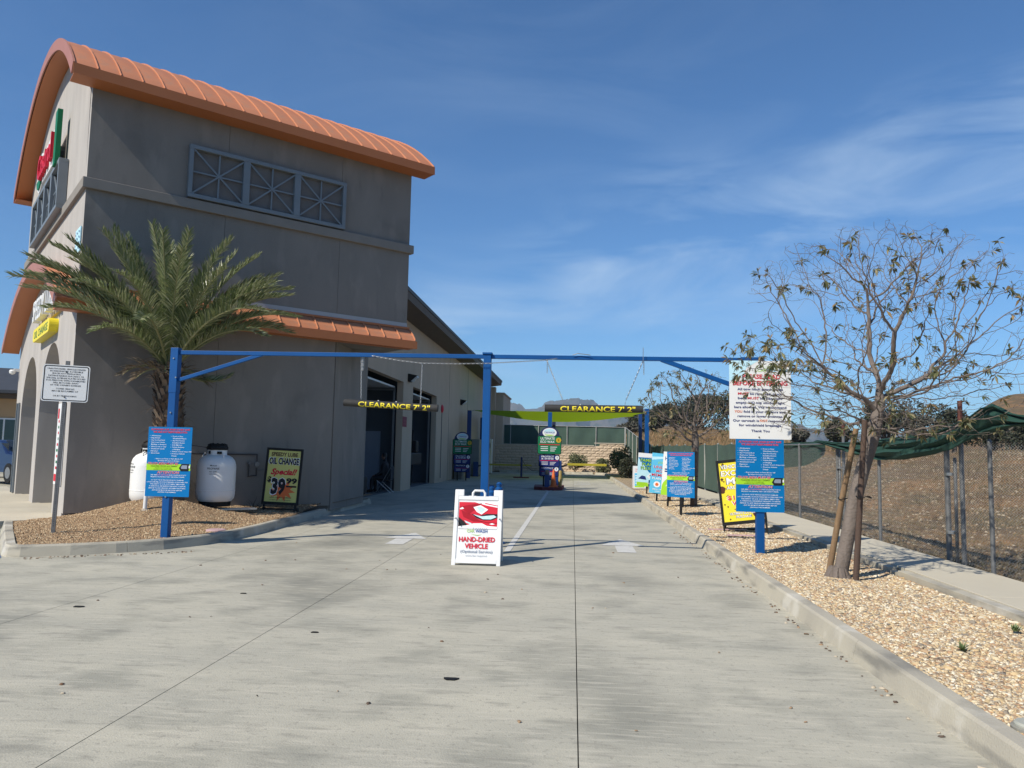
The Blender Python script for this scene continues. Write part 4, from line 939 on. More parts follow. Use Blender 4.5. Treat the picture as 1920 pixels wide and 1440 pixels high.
PT = [('UNAUTHORIZED VEHICLES PARKED', .54), ('IN DESIGNATED ACCESSIBLE', .46), ('SPACES NOT DISPLAYING', .40), ('DISTINGUISHING PLACARDS OR', .50), ('SPECIAL LICENSE PLATES ISSUED', .55), ('FOR PERSONS WITH DISABILITIES', .55), ('WILL BE TOWED AWAY', .36), ("AT THE OWNER'S EXPENSE", .43), ('', 0), ('TOWED VEHICLES', .26), ('MAY BE RECLAIMED AT', .37), ('', 0), ('', 0), ('OR BY TELEPHONING', .33)]
z = 2.575
for s_, w in PT:
    if s_: text(mb, s_, 0, z, .024, w, 0, y=-.038, bold=.03, res=1)
    z -= .037 if s_ else .02
mb.build('lettering', P_black, ps)
mb = MB(); mb.X = X
for z in (2.54, 2.14): mb.tube([(0, -.046, z), (0, -.03, z)], .011, 8)
mb.build('bolt', black, ps)
# hand dried A-frame
af = thing('sandwich_board', 'white plastic sandwich board reading hand-dried vehicle in the middle of the lanes', 'sandwich board', (-1.295, 10.44, 0), radians(1.5))
def af_face(sy):
    t_ = atan2(.30, .98); X = Matrix.Translation((0, 0, 0)) @ Matrix.Rotation(-t_, 4, 'X')
    return X
H_ = 1.0
tl = atan2(.26, 1.0)
def af_panel(X):
    mb = MB(); mb.X = X; w = .335
    mb.box(-w, -w + .055, 0, .035, 0, 1.03); mb.box(w - .055, w, 0, .035, 0, 1.03); mb.box(-w + .055, w - .055, 0, .035, .03, .09); mb.box(-w + .055, w - .055, 0, .035, .90, .955)
    mb.box(-w + .05, w - .05, .012, .028, .08, .91)
    mb.box(-w + .0, -w + .125, .002, .033, .955, 1.045); mb.box(w - .125, w, .002, .033, .955, 1.045)
    return mb
Xf = Matrix.Rotation(-tl, 4, 'X'); Xb = Matrix.Translation((0, .58, 0)) @ Matrix.Rotation(pi, 4, 'Z') @ Matrix.Rotation(-tl, 4, 'X')
af_panel(Xf).build('front_board', offwhite, af, bevel=.006); af_panel(Xb).build('rear_board', offwhite, af, bevel=.006)
mb = MB(); mb.X = Xf; mb.tube([(-.085, .015, .945), (-.085, .015, 1.0), (-.06, .015, 1.035), (.06, .015, 1.035), (.085, .015, 1.0), (.085, .015, .945)], .018, 8); mb.build('handle', offwhite, af, smooth=True)
mb = MB(); mb.X = Matrix.Translation((0, .16, .62)); mb.box(-.31, -.30, -.12, .3, 0, .01); mb.box(.30, .31, -.12, .3, 0, .01); mb.build('stay', galv, af)
mb = MB(); mb.X = Xf; RD, DR, GLS, WH, DK, GN, NV, GRY, LB = range(9); yy = .008
fpoly(mb, [(-.27, .52), (-.27, .87), (.27, .87), (.27, .52), (.1, .555), (-.05, .56), (-.16, .545)], RD, yy)
fpoly(mb, [(-.27, .80), (-.14, .83), (.05, .86), (.02, .80), (-.08, .74), (-.12, .70)], DR, yy - .001)
fpoly(mb, [(-.24, .76), (-.10, .70), (.02, .62), (.10, .60), (-.06, .60), (-.20, .66)], DR, yy - .001); fpoly(mb, [(-.02, .61), (.12, .585), (.27, .575), (.27, .59), (.12, .60)], DR, yy - .001); fpoly(mb, [(.16, .57), (.20, .585), (.24, .57), (.2, .56)], WH, yy - .002); fpoly(mb, [(-.26, .78), (-.22, .80), (-.20, .775), (-.25, .765)], WH, yy - .002)
fpoly(mb, [(-.05, .87), (.27, .87), (.27, .80), (.1, .83)], WH, yy - .001); fpoly(mb, [(.05, .845), (.25, .79), (.25, .775), (.0, .82)], RD, yy - .002); fpoly(mb, [(.10, .862), (.27, .83), (.27, .82), (.08, .852)], RD, yy - .002)
fpoly(mb, [(-.10, .71), (.02, .68), (.12, .71), (.27, .71), (.27, .66), (.2, .625), (.08, .62), (-.02, .65)], DK, yy - .002); fpoly(mb, [(-.07, .70), (.05, .675), (.22, .695), (.26, .67), (.18, .635), (.07, .635)], LB, yy - .003)
fpoly(mb, [(-.07, .80), (.03, .83), (.14, .77), (.05, .70), (-.02, .735)], WH, yy - .004); fpoly(mb, [(-.03, .80), (.03, .81), (.10, .77), (.04, .725)], LB, yy - .005)
fpoly(mb, [(-.27, .66), (-.19, .60), (-.14, .545), (-.27, .52)], DK, yy - .002); fpoly(mb, [(-.19, .615), (-.08, .575), (-.10, .56), (-.16, .58)], LB, yy - .003)
fpoly(mb, [(-.16, .545), (-.06, .575), (.06, .578), (.13, .545), (.27, .535), (.27, .50), (-.27, .50), (-.27, .53)], WH, yy - .004)
text(mb, 'CAR', -.092, .452, .042, .105, GN, y=yy - .005, bold=.04); text(mb, 'WASH', .055, .452, .042, .165, NV, y=yy - .005, bold=.05)
text(mb, '. . .', -.1, .50, .02, .08, GN, y=yy - .005, bold=.0); text(mb, 'EXPRESS', .04, .497, .022, .20, GRY, y=yy - .005, bold=.0)
fpoly(mb, [(-.10, .43), (0, .408), (.07, .43), (0, .418)], GN, yy - .004)
text(mb, 'HAND-DRIED', 0, .325, .066, .50, RD, y=yy - .005, bold=.08); text(mb, 'VEHICLE', -.005, .235, .066, .32, RD, y=yy - .005, bold=.08)
text(mb, '(Optional Service)', 0, .175, .036, .44, GRY, y=yy - .005, bold=.05); text(mb, 'extra fee required', 0, .125, .024, .29, GRY, y=yy - .005, bold=.0)
mb.build('poster_print', [P_red, M('print_dark_red', (0.38, 0.01, 0.02), .4, var=(.3, .01, .02), vscale=9), P_sky, P_white, P_black, M('print_lime_pale', (.42, .62, .18), .5, var=(.4, .6, .17), vscale=5), M('print_steel_blue', (.08, .14, .34), .5, var=(.07, .13, .32), vscale=5), P_grey, M('print_ice', (.42, .66, .70), .3, var=(.6, .75, .78), vscale=30)], af)
# oil change A-frame with wheels
ys_ = thing('price_sign', 'black framed yellow oil change special sign with wheels beside the tank', 'sign', (-6.17, 15.80, .155), radians(8))
Xf = Matrix.Translation((0, 0, .13)) @ Matrix.Rotation(radians(2.1), 4, 'Y') @ Matrix.Rotation(radians(-6), 4, 'X')
mb = MB(); mb.X = Xf; w, h = .385, 1.24
mb.box(-w, -w + .05, 0, .04, 0.04, h); mb.box(w - .05, w, 0, .04, 0.04, h); mb.box(-w + .05, w - .05, 0, .04, 0.04, .10); mb.box(-w + .05, w - .05, 0, .04, h - .05, h)
mb.box(-w + .04, -w + .08, 0.0, .04, -.10, .04); mb.box(w - .08, w - .04, 0, .04, -.10, .04); mb.box(-w + .02, w - .02, .01, .03, -.06, -.03); mb.build('frame', black, ys_, bevel=.004)
mb = MB(); mb.X = Xf; mb.box(-w + .05, w - .05, .012, .03, .10, h - .05); mb.build('poster', P_pale, ys_)
for sx in (-1, 1):
    mb = MB(); mb.tube([(sx * (w - .03) - .0, .05, .05), (sx * (w - .03) + .035, .05, .05)], .055, 14); mb.build('wheel', black, ys_)
mb = MB(); mb.bar((-w + .06, .06, .1), (-w + .06, .5, .0), .03, .03); mb.bar((w - .06, .06, .1), (w - .06, .5, .0), .03, .03); mb.bar((-w + .06, .48, .02), (w - .06, .48, .02), .03, .03); mb.build('rear_leg', black, ys_)
mb = MB(); mb.X = Xf; K, R_, O_, W_, BR_ = 0, 1, 2, 3, 4
text(mb, 'SPEEDY LUBE', 0.0, 1.07, .08, .56, BR_, y=.008, bold=.09); text(mb, 'OIL CHANGE', 0, .90, .14, .66, W_, y=.0085, bold=.17); text(mb, 'OIL CHANGE', 0, .90, .135, .63, K, y=.006, bold=.11)
text(mb, 'Special!', 0, .68, .125, .52, R_, y=.007, bold=.10, shear=.35)
cx, cz = .02, .36; st_ = []
for k in range(22): r_ = .30 if k % 2 else .17; a = 2 * pi * k / 22 + .1; st_.append((cx + r_ * cos(a) * .95, cz + r_ * sin(a) * .85))
fpoly(mb, st_, O_, .0095)
text(mb, '$', -.27, .52, .11, .08, K, y=.006, bold=.12); text(mb, '39', -.07, .27, .33, .33, W_, y=.008, bold=.2); text(mb, '39', -.07, .28, .32, .30, K, y=.005, bold=.13); text(mb, '99', .20, .50, .11, .23, K, y=.006, bold=.13)
rect(mb, .09, .31, .415, .45, K, .006); text(mb, 'with regular oil/filter', 0, .18, .03, .46, K, y=.006, res=1); text(mb, '+ tax up to 5 Quarts', 0, .13, .03, .44, K, y=.006, res=1)
mb.build('lettering', [P_black, P_red, P_orange, P_white, P_brown], ys_)
# muddy vehicles sign
ms = thing('mud_sign', 'black framed yellow excessive mud charge sign leaning behind the right gantry post', 'sign', (3.20, 14.55, .14), radians(-7)); ms.scale = (.84, 1, 1)
Xf = Matrix.Translation((0, 0, .17)) @ Matrix.Rotation(radians(-6.5), 4, 'Y') @ Matrix.Rotation(radians(-9), 4, 'X')
mb = MB(); mb.X = Xf; w, h = .48, 1.22
mb.box(-w, -w + .05, 0, .04, 0, h); mb.box(w - .05, w, 0, .04, 0, h); mb.box(-w + .05, w - .05, 0, .04, 0, .06); mb.box(-w + .05, w - .05, 0, .04, h - .05, h)
mb.box(-w + .01, -w + .05, .0, .04, -.2, 0); mb.box(w - .05, w - .01, 0, .04, -.2, 0); mb.build('frame', black, ms, bevel=.004)
mb = MB(); mb.X = Xf; mb.box(-w + .05, w - .05, .012, .03, .06, h - .05); mb.build('poster', P_yellow, ms)
mb = MB(); mb.bar((-w + .1, .1, .2), (-w + .1, .55, .0), .03, .03); mb.bar((w - .06, .1, .2), (w - .06, .55, .0), .03, .03); mb.bar((-w + .1, .52, .03), (w - .06, .52, .03), .03, .03); mb.build('rear_leg', black, ms)
mb = MB(); mb.X = Xf; K, W_, R_, BR_, O_ = range(5)
rr = random.Random(12)
for k in range(26):
    x, z, r_ = rr.uniform(-.41, .41), rr.uniform(.09, 1.14), rr.uniform(.008, .03); fpoly(mb, [(x + r_ * (1 + .4 * sin(3 * a)) * cos(a), z + r_ * (1 + .3 * cos(4 * a)) * sin(a)) for a in [2 * pi * q / 14 for q in range(14)]], BR_, .0095)
fpoly(mb, [(-.40 + .07 * (1 + .2 * sin(4 * a)) * cos(a), .66 + .07 * sin(a)) for a in [2 * pi * q / 16 for q in range(16)]], BR_, .0095); fpoly(mb, ell(.28, .2, .09, .1), BR_, .0095)
for s_, x, z, h_, w_ in (('VEHICLES WITH', 0, 1.05, .075, .78), ('EXCESSIVE', 0, .915, .10, .78), ('MUD', .0, .755, .125, .58), ('ARE SUBJECT', .0, .66, .06, .60), ('TO A', .0, .575, .055, .2)):
    text(mb, s_, x, z, h_, w_ + .03, K, y=.009, bold=.08); text(mb, s_, x, z, h_, w_, W_, y=.006, bold=.05)
for s_, z, w_ in (('$10 PRE', .465, .62), ('WASH', .36, .44)): text(mb, s_, 0, z, .075, w_ + .03, W_, y=.009, bold=.09); text(mb, s_, 0, z, .075, w_, R_, y=.006, bold=.05)
for s_, z, w_, m_ in (('*FREE FOR', .245, .36, R_), ('ULTIMATE ECO WAX', .18, .58, W_), ('PURCHASE', .115, .32, W_)):
    text(mb, s_, 0, z, .045, w_ + .02, K, y=.009, bold=.09); text(mb, s_, 0, z, .045, w_, m_, y=.006, bold=.05)
mb.build('lettering', [P_black, P_white, P_red, P_brown, P_orange], ms)
# row of stake signs along the kerb
def stake_sign(name, label, loc, rz, w, h, tx, ty, z0, pm_, prt, mats, legs=(-.2, .2)):
    o = thing(name, label, 'sign', loc, rz); X = Matrix.Translation((0, 0, z0)) @ Matrix.Rotation(ty, 4, 'Y') @ Matrix.Rotation(-tx, 4, 'X')
    mb = MB(); mb.X = X; mb.box(-w / 2, w / 2, 0, .012, 0, h); mb.build('panel', pm_, o)
    mb = MB(); mb.X = X; prt(mb, w, h); mb.build('lettering', mats, o)
    for l in legs: mb = MB(); mb.bar((l, .03, -.03), (l + ty * .5, .03 + .06, z0 + .5), .035, .05); mb.build('leg', black, o)
    return o
def pr_ha(mb, w, h):
    text(mb, 'HAND WASH', 0, h * .80, .11, w * .86, 0, bold=.02); text(mb, 'AND DRY SERVICE', 0, h * .68, .05, w * .8, 1, bold=0); rect(mb, -w * .42, w * .1, h * .58, h * .61, 0); rect(mb, -w * .42, w * .1, h * .53, h * .56, 0)
    fpoly(mb, ell(0, h * .16, w * .49, h * .28, 20, 0, 180) + [(-w * .49, h * .1), (w * .49, h * .1)], 2); rect(mb, -w / 2, w / 2, 0, h * .1, 3); text(mb, 'ASK ATTENDANT', 0, h * .2, .05, w * .7, 4)
stake_sign('hand_wash_sign', 'white stake sign with big blue HA letters, half hidden behind the blue sign', (2.80, 21.2, .13), radians(-8), .78, 1.18, .05, radians(4), .30, white, pr_ha, [P_navy, P_grey, P_green, P_green, P_white])
def pr_un(mb, w, h):
    fpoly(mb, [(-w / 2, h * .82), (0, h * .88), (w / 2, h * .80), (w / 2, h * .95), (0, h * .93), (-w / 2, h * .9)], 4); text(mb, 'JOIN OUR', 0, h * .74, .07, w * .55, 2)
    for i, s_ in enumerate(('UNLIMITED', 'MONTHLY', 'MEMBERSHIP')): text(mb, s_, 0, h * (.62 - i * .10), .085, w * (.82, .62, .92)[i] + .02, 4, bold=.07); text(mb, s_, 0, h * (.62 - i * .10), .085, w * (.82, .62, .92)[i], 1, y=-.006, bold=.03)
    text(mb, 'PLAN', -w * .28, h * .34, .07, w * .3, 0, bold=.03); fpoly(mb, ell(-w * .25, h * .22, .10, .09), 0); fpoly(mb, ell(-w * .25, h * .22, .05, .05), 3, -.005)
    fpoly(mb, [(p[0], p[1]) for p in rrect(w * .5, h * .16, .06, 4, w * .18, h * .23)], 2); text(mb, 'WASH EVERY DAY', w * .18, h * .24, .04, w * .42, 0); text(mb, 'SMALL MONTHLY FEE', 0, h * .08, .045, w * .8, 0); text(mb, 'CANCEL ANYTIME', 0, h * .03, .04, w * .6, 0)
stake_sign('membership_sign', 'pale blue unlimited monthly membership plan sign on black stakes', (2.76, 23.6, .13), radians(-4), .86, 1.22, .08, radians(5), .22, P_cyan, pr_un, [P_white, P_red, P_green, P_orange, P_sky])
def pr_fp(mb, w, h):
    rect(mb, -w / 2, w / 2, h * .86, h, 0); fpoly(mb, [(-w / 2, h * .86), (w / 2, h * .9), (w / 2, h * .45), (.0, h * .42)], 1); fpoly(mb, ell(w * .22, h * .79, .10, .09), 0, -.005); fpoly(mb, ell(w * .22, h * .79, .05, .05), 2, -.006)
    for i, s_ in enumerate(('FAMILY', 'PLANS', 'FLEXIBLE')): text(mb, s_, -w * .08 + i * .04, h * (.74 - i * .12), .11, w * (.62, .55, .72)[i] + .03, 3, y=-.005, bold=.10, shear=-.1); text(mb, s_, -w * .08 + i * .04, h * (.74 - i * .12), .11, w * (.62, .55, .72)[i], 4, y=-.008, bold=.03)
    fpoly(mb, [(-w * .1, h * .3), (w * .05, h * .40), (w * .35, h * .42), (w * .48, h * .34), (w * .46, h * .22), (w * .1, h * .2)], 0, -.007); fpoly(mb, [(0, h * .32), (w * .1, h * .38), (w * .3, h * .39), (w * .35, h * .33)], 3, -.009); fpoly(mb, ell(w * .12, h * .23, .05, .06), 5, -.009); fpoly(mb, ell(w * .40, h * .26, .04, .05), 5, -.009)
    fpoly(mb, [(-w * .45, h * .22), (-w * .3, h * .32), (-w * .15, h * .3), (-w * .1, h * .2)], 3, -.006); rect(mb, -w / 2, 0, .0, h * .12, 4); rect(mb, 0, w / 2, .0, h * .2, 3); text(mb, 'ADD A CAR & SAVE', w * .2, h * .08, .04, w * .5, 0)
stake_sign('family_plan_sign', 'white and blue family plans sign with a car picture, farthest of the stake signs', (2.70, 27.6, .13), radians(4), .84, 1.18, .06, radians(4), .26, P_sky, pr_fp, [P_white, P_blue, P_red, P_navy, P_green, P_black], legs=(-.05, .25))
sb = thing('small_board', 'small white and blue sandwich board at the far end of the sign row', 'sandwich board', (2.75, 32.0, .13), radians(3))
for sy in (-1, 1):
    X = Matrix.Translation((0, sy * .2, 0)) @ Matrix.Rotation(radians(9) * sy, 4, 'X'); mb = MB(); mb.X = X; mb.box(-.25, .25, -.015, .015, 0, .92); mb.build('board', offwhite, sb)
mb = MB(); mb.X = Matrix.Translation((0, -.2, 0)) @ Matrix.Rotation(radians(-9), 4, 'X'); rect(mb, -.2, .2, .1, .62, 0, -.018); text(mb, 'THANK YOU', 0, .76, .05, .34, 1, y=-.018); text(mb, 'COME AGAIN', 0, .68, .05, .34, 1, y=-.018); rect(mb, -.2, .2, .04, .1, 2, -.018)
for k in range(6): rect(mb, -.17, .17 - .03 * (k % 3), .18 + k * .065, .21 + k * .065, 3, -.02)
mb.build('print', [P_cyan, P_red, P_green, P_white], sb)
mb = MB(); mb.X = Matrix.Translation((0, 0, .9)); mb.box(-.05, .05, -.05, .05, -.02, .07); mb.build('handle', black, sb)

# ================================================================== LEFT ISLAND OBJECTS
def tank(label, loc, rz, text_on=True, H=1.26, R=.375):
    o = thing('propane_tank', label, 'propane tank', loc, rz, 'white propane tanks')
    mb = MB(); mb.lathe([(R * .80, .0), (R * .82, .09)], 28); mb.build('foot_ring', black, o, smooth=True)
    pr = [(R * .55, .07), (R * .85, .10), (R * .97, .16), (R, .24), (R, .30), (R * 1.012, .305), (R * 1.012, .315), (R, .32), (R, .76), (R * .985, .83), (R * .92, .91), (R * .78, .975), (R * .60, 1.01), (R * .50, 1.02)]
    mb = MB(); mb.lathe(pr, 40); mb.build('shell', white, o, smooth=True)
    mb = MB(); mb.lathe([(R * .50, 1.0), (R * .50, 1.14), (R * .46, 1.14)], 28); mb.build('collar', white, o, smooth=True)
    mb = MB(); mb.lathe([(R * .54, 1.12), (R * .56, 1.14), (R * .56, 1.17), (R * .48, 1.22), (R * .3, 1.245), (.01, 1.25)], 16)
    for k in range(8): a = 2 * pi * k / 8; mb.bar((R * .3 * cos(a), R * .3 * sin(a), 1.245), (R * .5 * cos(a), R * .5 * sin(a), 1.215), .03, .03)
    mb.box(-R * .6, -R * .42, -.05, .05, 1.05, 1.14); mb.build('lid', black, o, smooth=True)
    mb = MB(); mb.box(R * .36, R * .5, -.14, -.06, 1.04, 1.09); mb.X = Matrix.Rotation(radians(-20), 4, 'Z'); mb.box(.02, .10, -R * .51, -R * .49, 1.04, 1.10); mb.build('slot', black, o)
    for a in (200, -20):
        a = radians(a); c = Vector((R * .66 * cos(a), R * .66 * sin(a), .98)); rd = Vector((cos(a), sin(a), 0)); mb = MB()
        mb.tube([c - rd * .04, c - rd * .035 + Vector((0, 0, .05)), c + rd * .01 + Vector((0, 0, .07)), c + rd * .05 + Vector((0, 0, .03)), c + rd * .055 - Vector((0, 0, .02))], .012, 6); mb.build('lifting_lug', white, o, smooth=True)
    if text_on:
        mb = MB(); Rw = R + .003
        def wrap(p): return Vector((Rw * sin(p.x / Rw), -Rw * cos(p.x / Rw), p.z))
        for s_, z, h_, w_ in (('Mutual', .80, .03, .12), ('PROPANE', .735, .04, .23), ('951-244-', .68, .026, .15), ('EMERGENCY', .64, .014, .14)): text(mb, s_, .24, z, h_, w_, 0, bold=.01, xf=wrap)
        mb.build('lettering', P_black, o)
    return o
tk = tank('white upright propane tank with black lid standing against the grey wall', (-7.17, 14.93, .34), radians(-20))
tank('white upright propane tank mostly hidden behind the blue rules sign at the palm', (-8.12, 14.22, .36), radians(-75))
pb = thing('stepping_board', 'pale board lying on the soil in front of the propane tank', 'board', (-6.83, 14.92, .27), radians(40))
mb = MB(); mb.box(-.50, .50, -.10, .10, 0, .03); mb.build('plank', M('bleached_wood', (.62, .58, .50), .8, var=(.5, .46, .38), vscale=8), pb)
gp = thing('gas_pipe', 'black gas pipe with small white regulator on the grey wall', 'gas pipe', tuple(T(-1.9, -.06, 0)), T_RZ)
mb = MB(); mb.tube([(-1.8, 0, 1.37), (.15, 0, 1.37)], .014, 8); mb.tube([(.15, 0, 1.38), (.15, 0, 1.22)], .016, 8); mb.tube([(.15, 0, 1.08), (.15, 0, .92), (-.02, 0, .90), (-.02, 0, 1.18)], .018, 8); mb.build('pipe', M('black_pipe', (.03, .028, .026), .5, var=(.06, .045, .035), vscale=10), gp)
mb = MB(); mb.tube([(.15, -.03, 1.16), (.15, .02, 1.16)], .05, 14); mb.build('regulator', M('grey_cast', (.35, .34, .32), .5, metal=.5, var=(.25, .24, .22), vscale=9), gp)
mb = MB(); mb.tube([(.15, -.02, 1.04), (.3, -.02, 1.04)], .008, 6); mb.tube([(-.02, 0, 1.16), (-.02, 0, 1.21)], .035, 10); mb.build('valve_handle', galvdark, gp)
mb = MB(); mb.tube([(-1.75, 0, 1.4), (-1.3, -.03, 1.55), (-.95, -.25, 1.5)], .006, 5); mb.build('wire', black, gp)
wp = thing('cleanout_pipe', 'short white capped pipe leaning in the soil below the left blue sign', 'pipe', (-7.64, 13.22, .33), 0)
mb = MB(); mb.tube([(0, 0, -.05), (.01, 0, .42)], .035, 12); mb.build('pipe', offwhite, wp, smooth=True); mb = MB(); mb.lathe([(.075, -.03), (.075, .04), (.05, .06), (.05, .07)], 12); mb.build('collar', M('dusty_tape', (.5, .44, .36), .9, var=(.3, .24, .18), vscale=30), wp)
pd = thing('access_lid', 'small pinkish round plastic lid lying flat on the island soil', 'lid', (-5.93, 12.45, .125), 0)
mb = MB(); mb.lathe([(.16, 0), (.16, .025), (.14, .035), (.01, .035)], 20); mb.build('lid', M('pink_plastic', (.52, .36, .36), .6, var=(.45, .3, .3), vscale=9), pd); mb = MB(); mb.box(-.05, .05, -.01, .01, .036, .045); mb.build('handle', M('pink_plastic2', (.45, .3, .3), .6, var=(.4, .27, .27), vscale=9), pd)
ds_ = thing('dead_shrub', 'dry leafless dark shrub on the soil against the grey wall', 'shrub', (-6.62, 15.52, .2), 0)
rr = random.Random(5); mb = MB()
for k in range(26):
    a = rr.uniform(0, 2 * pi); l = rr.uniform(.12, .34); p = Vector((rr.uniform(-.05, .05), rr.uniform(-.05, .05), 0)); d = Vector((cos(a) * .8, sin(a) * .8, rr.uniform(.4, 1.2))).normalized(); q = [p]
    for j in range(4): d = (d + Vector((rr.uniform(-.4, .4), rr.uniform(-.4, .4), rr.uniform(-.2, .3)))).normalized(); q.append(q[-1] + d * l / 4)
    mb.tube(q, [.006, .005, .004, .003, .001], 4)
mb.build('twigs', M('dead_twig', (.05, .038, .03), .9, var=(.08, .06, .045), vscale=20), ds_)
# ================================================================== PALM
pt = thing('palm_tree', 'young date palm with grey-green arching fronds and shaggy trunk behind the left gantry post', 'palm tree', (-7.74, 14.18, .40))
trunkm = M('palm_trunk', (.17, .115, .075), .95, var=(.08, .055, .038), vscale=9, amt=.5, bump=1.5, bscale=18)
rr = random.Random(21); ctr = Vector((-.10, -.08, 2.62))
mb = MB(); mb.tube([(0, 0, -.1), (0, 0, .2), (-.02, 0, .9), (-.05, -.03, 1.7), (-.08, -.06, 2.3), (-.10, -.08, 2.75)], [.32, .28, .25, .25, .23, .14], 16); mb.build('trunk', trunkm, pt, smooth=True)
mb = MB()
for k in range(300):
    z = .12 + 2.5 * k / 300; a = k * 2.39996; c = Vector((-.10 * z / 2.7, -.08 * z / 2.7, z)); d = Vector((cos(a), sin(a), 0)); u = Vector((-sin(a), cos(a), 0)); R = .24; w = rr.uniform(.035, .065); l = rr.uniform(.10, .18); o_ = rr.uniform(.03, .09)
    p = [c + d * R * .9 - u * w, c + d * R * .9 + u * w, c + d * (R + o_) + u * w * .7 + Vector((0, 0, l)), c + d * (R + o_) - u * w * .7 + Vector((0, 0, l))]
    mb.prism(p, -d * .025 - Vector((0, 0, .02)))
mb.build('leaf_bases', M('palm_boot', (.2, .14, .09), .95, island=[(.17, .115, .072), (.11, .075, .05), (.24, .175, .115), (.075, .05, .035)]), pt, kind='stuff')
mb = MB()
for k in range(220):
    a = rr.uniform(0, 2 * pi); z = rr.uniform(.3, 2.9); p = Vector((-.04 * z, -.03 * z, z)) + Vector((cos(a), sin(a), 0)) * .24; d = Vector((cos(a), sin(a), rr.uniform(-.5, 1.0))).normalized(); l = rr.uniform(.08, .38)
    q = p + d * l * .6 + Vector((0, 0, -.02)); e_ = q + Vector((d.x, d.y, d.z - .9)).normalized() * l * .4; mb.tube([p, q, e_], [.004, .003, .001], 3)
mb.build('fibres', M('palm_fibre', (.22, .16, .10), .95, var=(.12, .08, .05), vscale=9), pt, kind='stuff')
palmleaf = leafmat('palm_leaflet', [(.20, .235, .10), (.14, .18, .07), (.28, .30, .16), (.17, .21, .085), (.36, .37, .22), (.11, .145, .055)], .28, .32)
rach = M('palm_rachis', (.20, .22, .09), .55, var=(.28, .25, .11), vscale=3)
def frond(phi, e0, bend, Lf, seed, m=palmleaf, twist=0.0, dens=1.0):
    r = random.Random(seed); n = 26; phi = radians(phi); e0 = radians(e0); pts = [ctr + Vector((cos(phi), sin(phi), 0)) * .07]; tang = []
    side = r.uniform(-.22, .22) + twist
    for i in range(n):
        t_ = i / (n - 1); e = e0 - radians(bend) * (t_ ** 1.5); ph = phi + side * t_ ** 1.5
        d = Vector((cos(e) * cos(ph), cos(e) * sin(ph), sin(e))); tang.append(d); pts.append(pts[-1] + d * Lf / n)
    tang.append(tang[-1]); mr = MB(); mr.tube(pts, [.024 * (1 - .85 * i / n) + .003 for i in range(n + 1)], 5)
    fr = mr.build('frond', rach, pt)
    v = []; f = []; roll = r.uniform(-.35, .35)
    N = int(125 * dens * Lf / 2.8)
    for k in range(N):
        t_ = .12 + .88 * k / N; fi = t_ * n; i = min(int(fi), n - 1); p = pts[i].lerp(pts[i + 1], fi - i); tg = tang[i]
        sd = tg.cross(Vector((0, 0, 1)));  sd = sd.normalized() if sd.length > .05 else Vector((-sin(phi), cos(phi), 0)); up = sd.cross(tg).normalized()
        q = Matrix.Rotation(roll, 3, tg); sd = q @ sd; up = q @ up
        ln_ = .43 * (min(1, (t_ - .08) / .22)) ** .6 * (1 - .55 * max(0, (t_ - .45) / .55) ** 1.4) * r.uniform(.85, 1.08)
        for s in (-1, 1):
            fa = radians(48 - 20 * t_) + r.uniform(-.18, .18); d = (sd * s * cos(radians(90) - fa) + tg * cos(fa) + up * (.30 + r.uniform(-.26, .26))).normalized()
            g = Vector((0, 0, -1)); wv = tg.cross(d).cross(d).normalized() * .0105
            m1 = p + d * ln_ * .5; m2 = p + d * ln_ + g * ln_ * r.uniform(.06, .20)
            b = len(v); v += [p - wv * .6, p + wv * .6, m1 + wv, m1 - wv, m2]; f += [(b, b + 1, b + 2, b + 3), (b + 3, b + 2, b + 4)]
    me = bpy.data.meshes.new('leaflets'); me.from_pydata(v, [], f); me.materials.append(m); link('leaflets', me, fr)
FR_ = [(265, 84, 18, 2.75), (130, 86, 14, 2.6), (20, 80, 22, 2.7), (340, 75, 30, 2.8), (215, 78, 25, 2.8), (40, 68, 40, 2.7), (300, 66, 42, 2.7), (235, 64, 48, 2.9), (205, 60, 50, 3.0), (355, 60, 55, 2.8),
       (20, 62, 56, 2.9), (42, 60, 50, 2.8), (260, 52, 60, 2.7), (218, 50, 50, 3.1), (212, 52, 46, 3.0), (330, 45, 60, 2.8), (10, 50, 60, 2.7), (48, 48, 50, 2.5), (285, 40, 65, 2.5), (225, 62, 30, 2.9),
       (30, 48, 64, 2.5), (350, 42, 66, 2.3), (240, 44, 60, 2.5), (60, 62, 40, 2.5), (190, 74, 24, 2.6), (90, 82, 12, 2.4), (310, 78, 22, 2.7), (222, 54, 40, 3.1), (208, 58, 50, 3.0), (5, 70, 36, 2.8), (230, 74, 20, 2.7), (38, 58, 50, 2.9), (275, 58, 58, 2.6), (250, 70, 34, 2.8), (195, 66, 44, 2.8), (15, 64, 44, 2.8), (325, 62, 46, 2.6), (228, 48, 52, 2.8), (0, 56, 58, 2.7), (46, 76, 24, 2.7), (285, 74, 26, 2.7), (200, 80, 20, 2.7), (345, 54, 50, 2.8), (32, 54, 60, 2.7), (218, 64, 44, 3.0), (262, 36, 62, 2.2), (214, 56, 44, 2.7)]
for i, a in enumerate(FR_): frond(a[0], a[1], a[2], a[3], 100 + i)
dryl = leafmat('dry_leaflet', [(.20, .15, .09), (.15, .11, .07), (.25, .19, .11)], .2, .7)
for i, a in enumerate([(225, 10, 60, .8), (20, 0, 60, .7), (290, 10, 60, .6), (250, -5, 45, .7)]): frond(a[0], a[1], a[2], a[3], 300 + i, dryl, dens=.7)
frond(20, -30, -60, 1.15, 410, dens=.8)

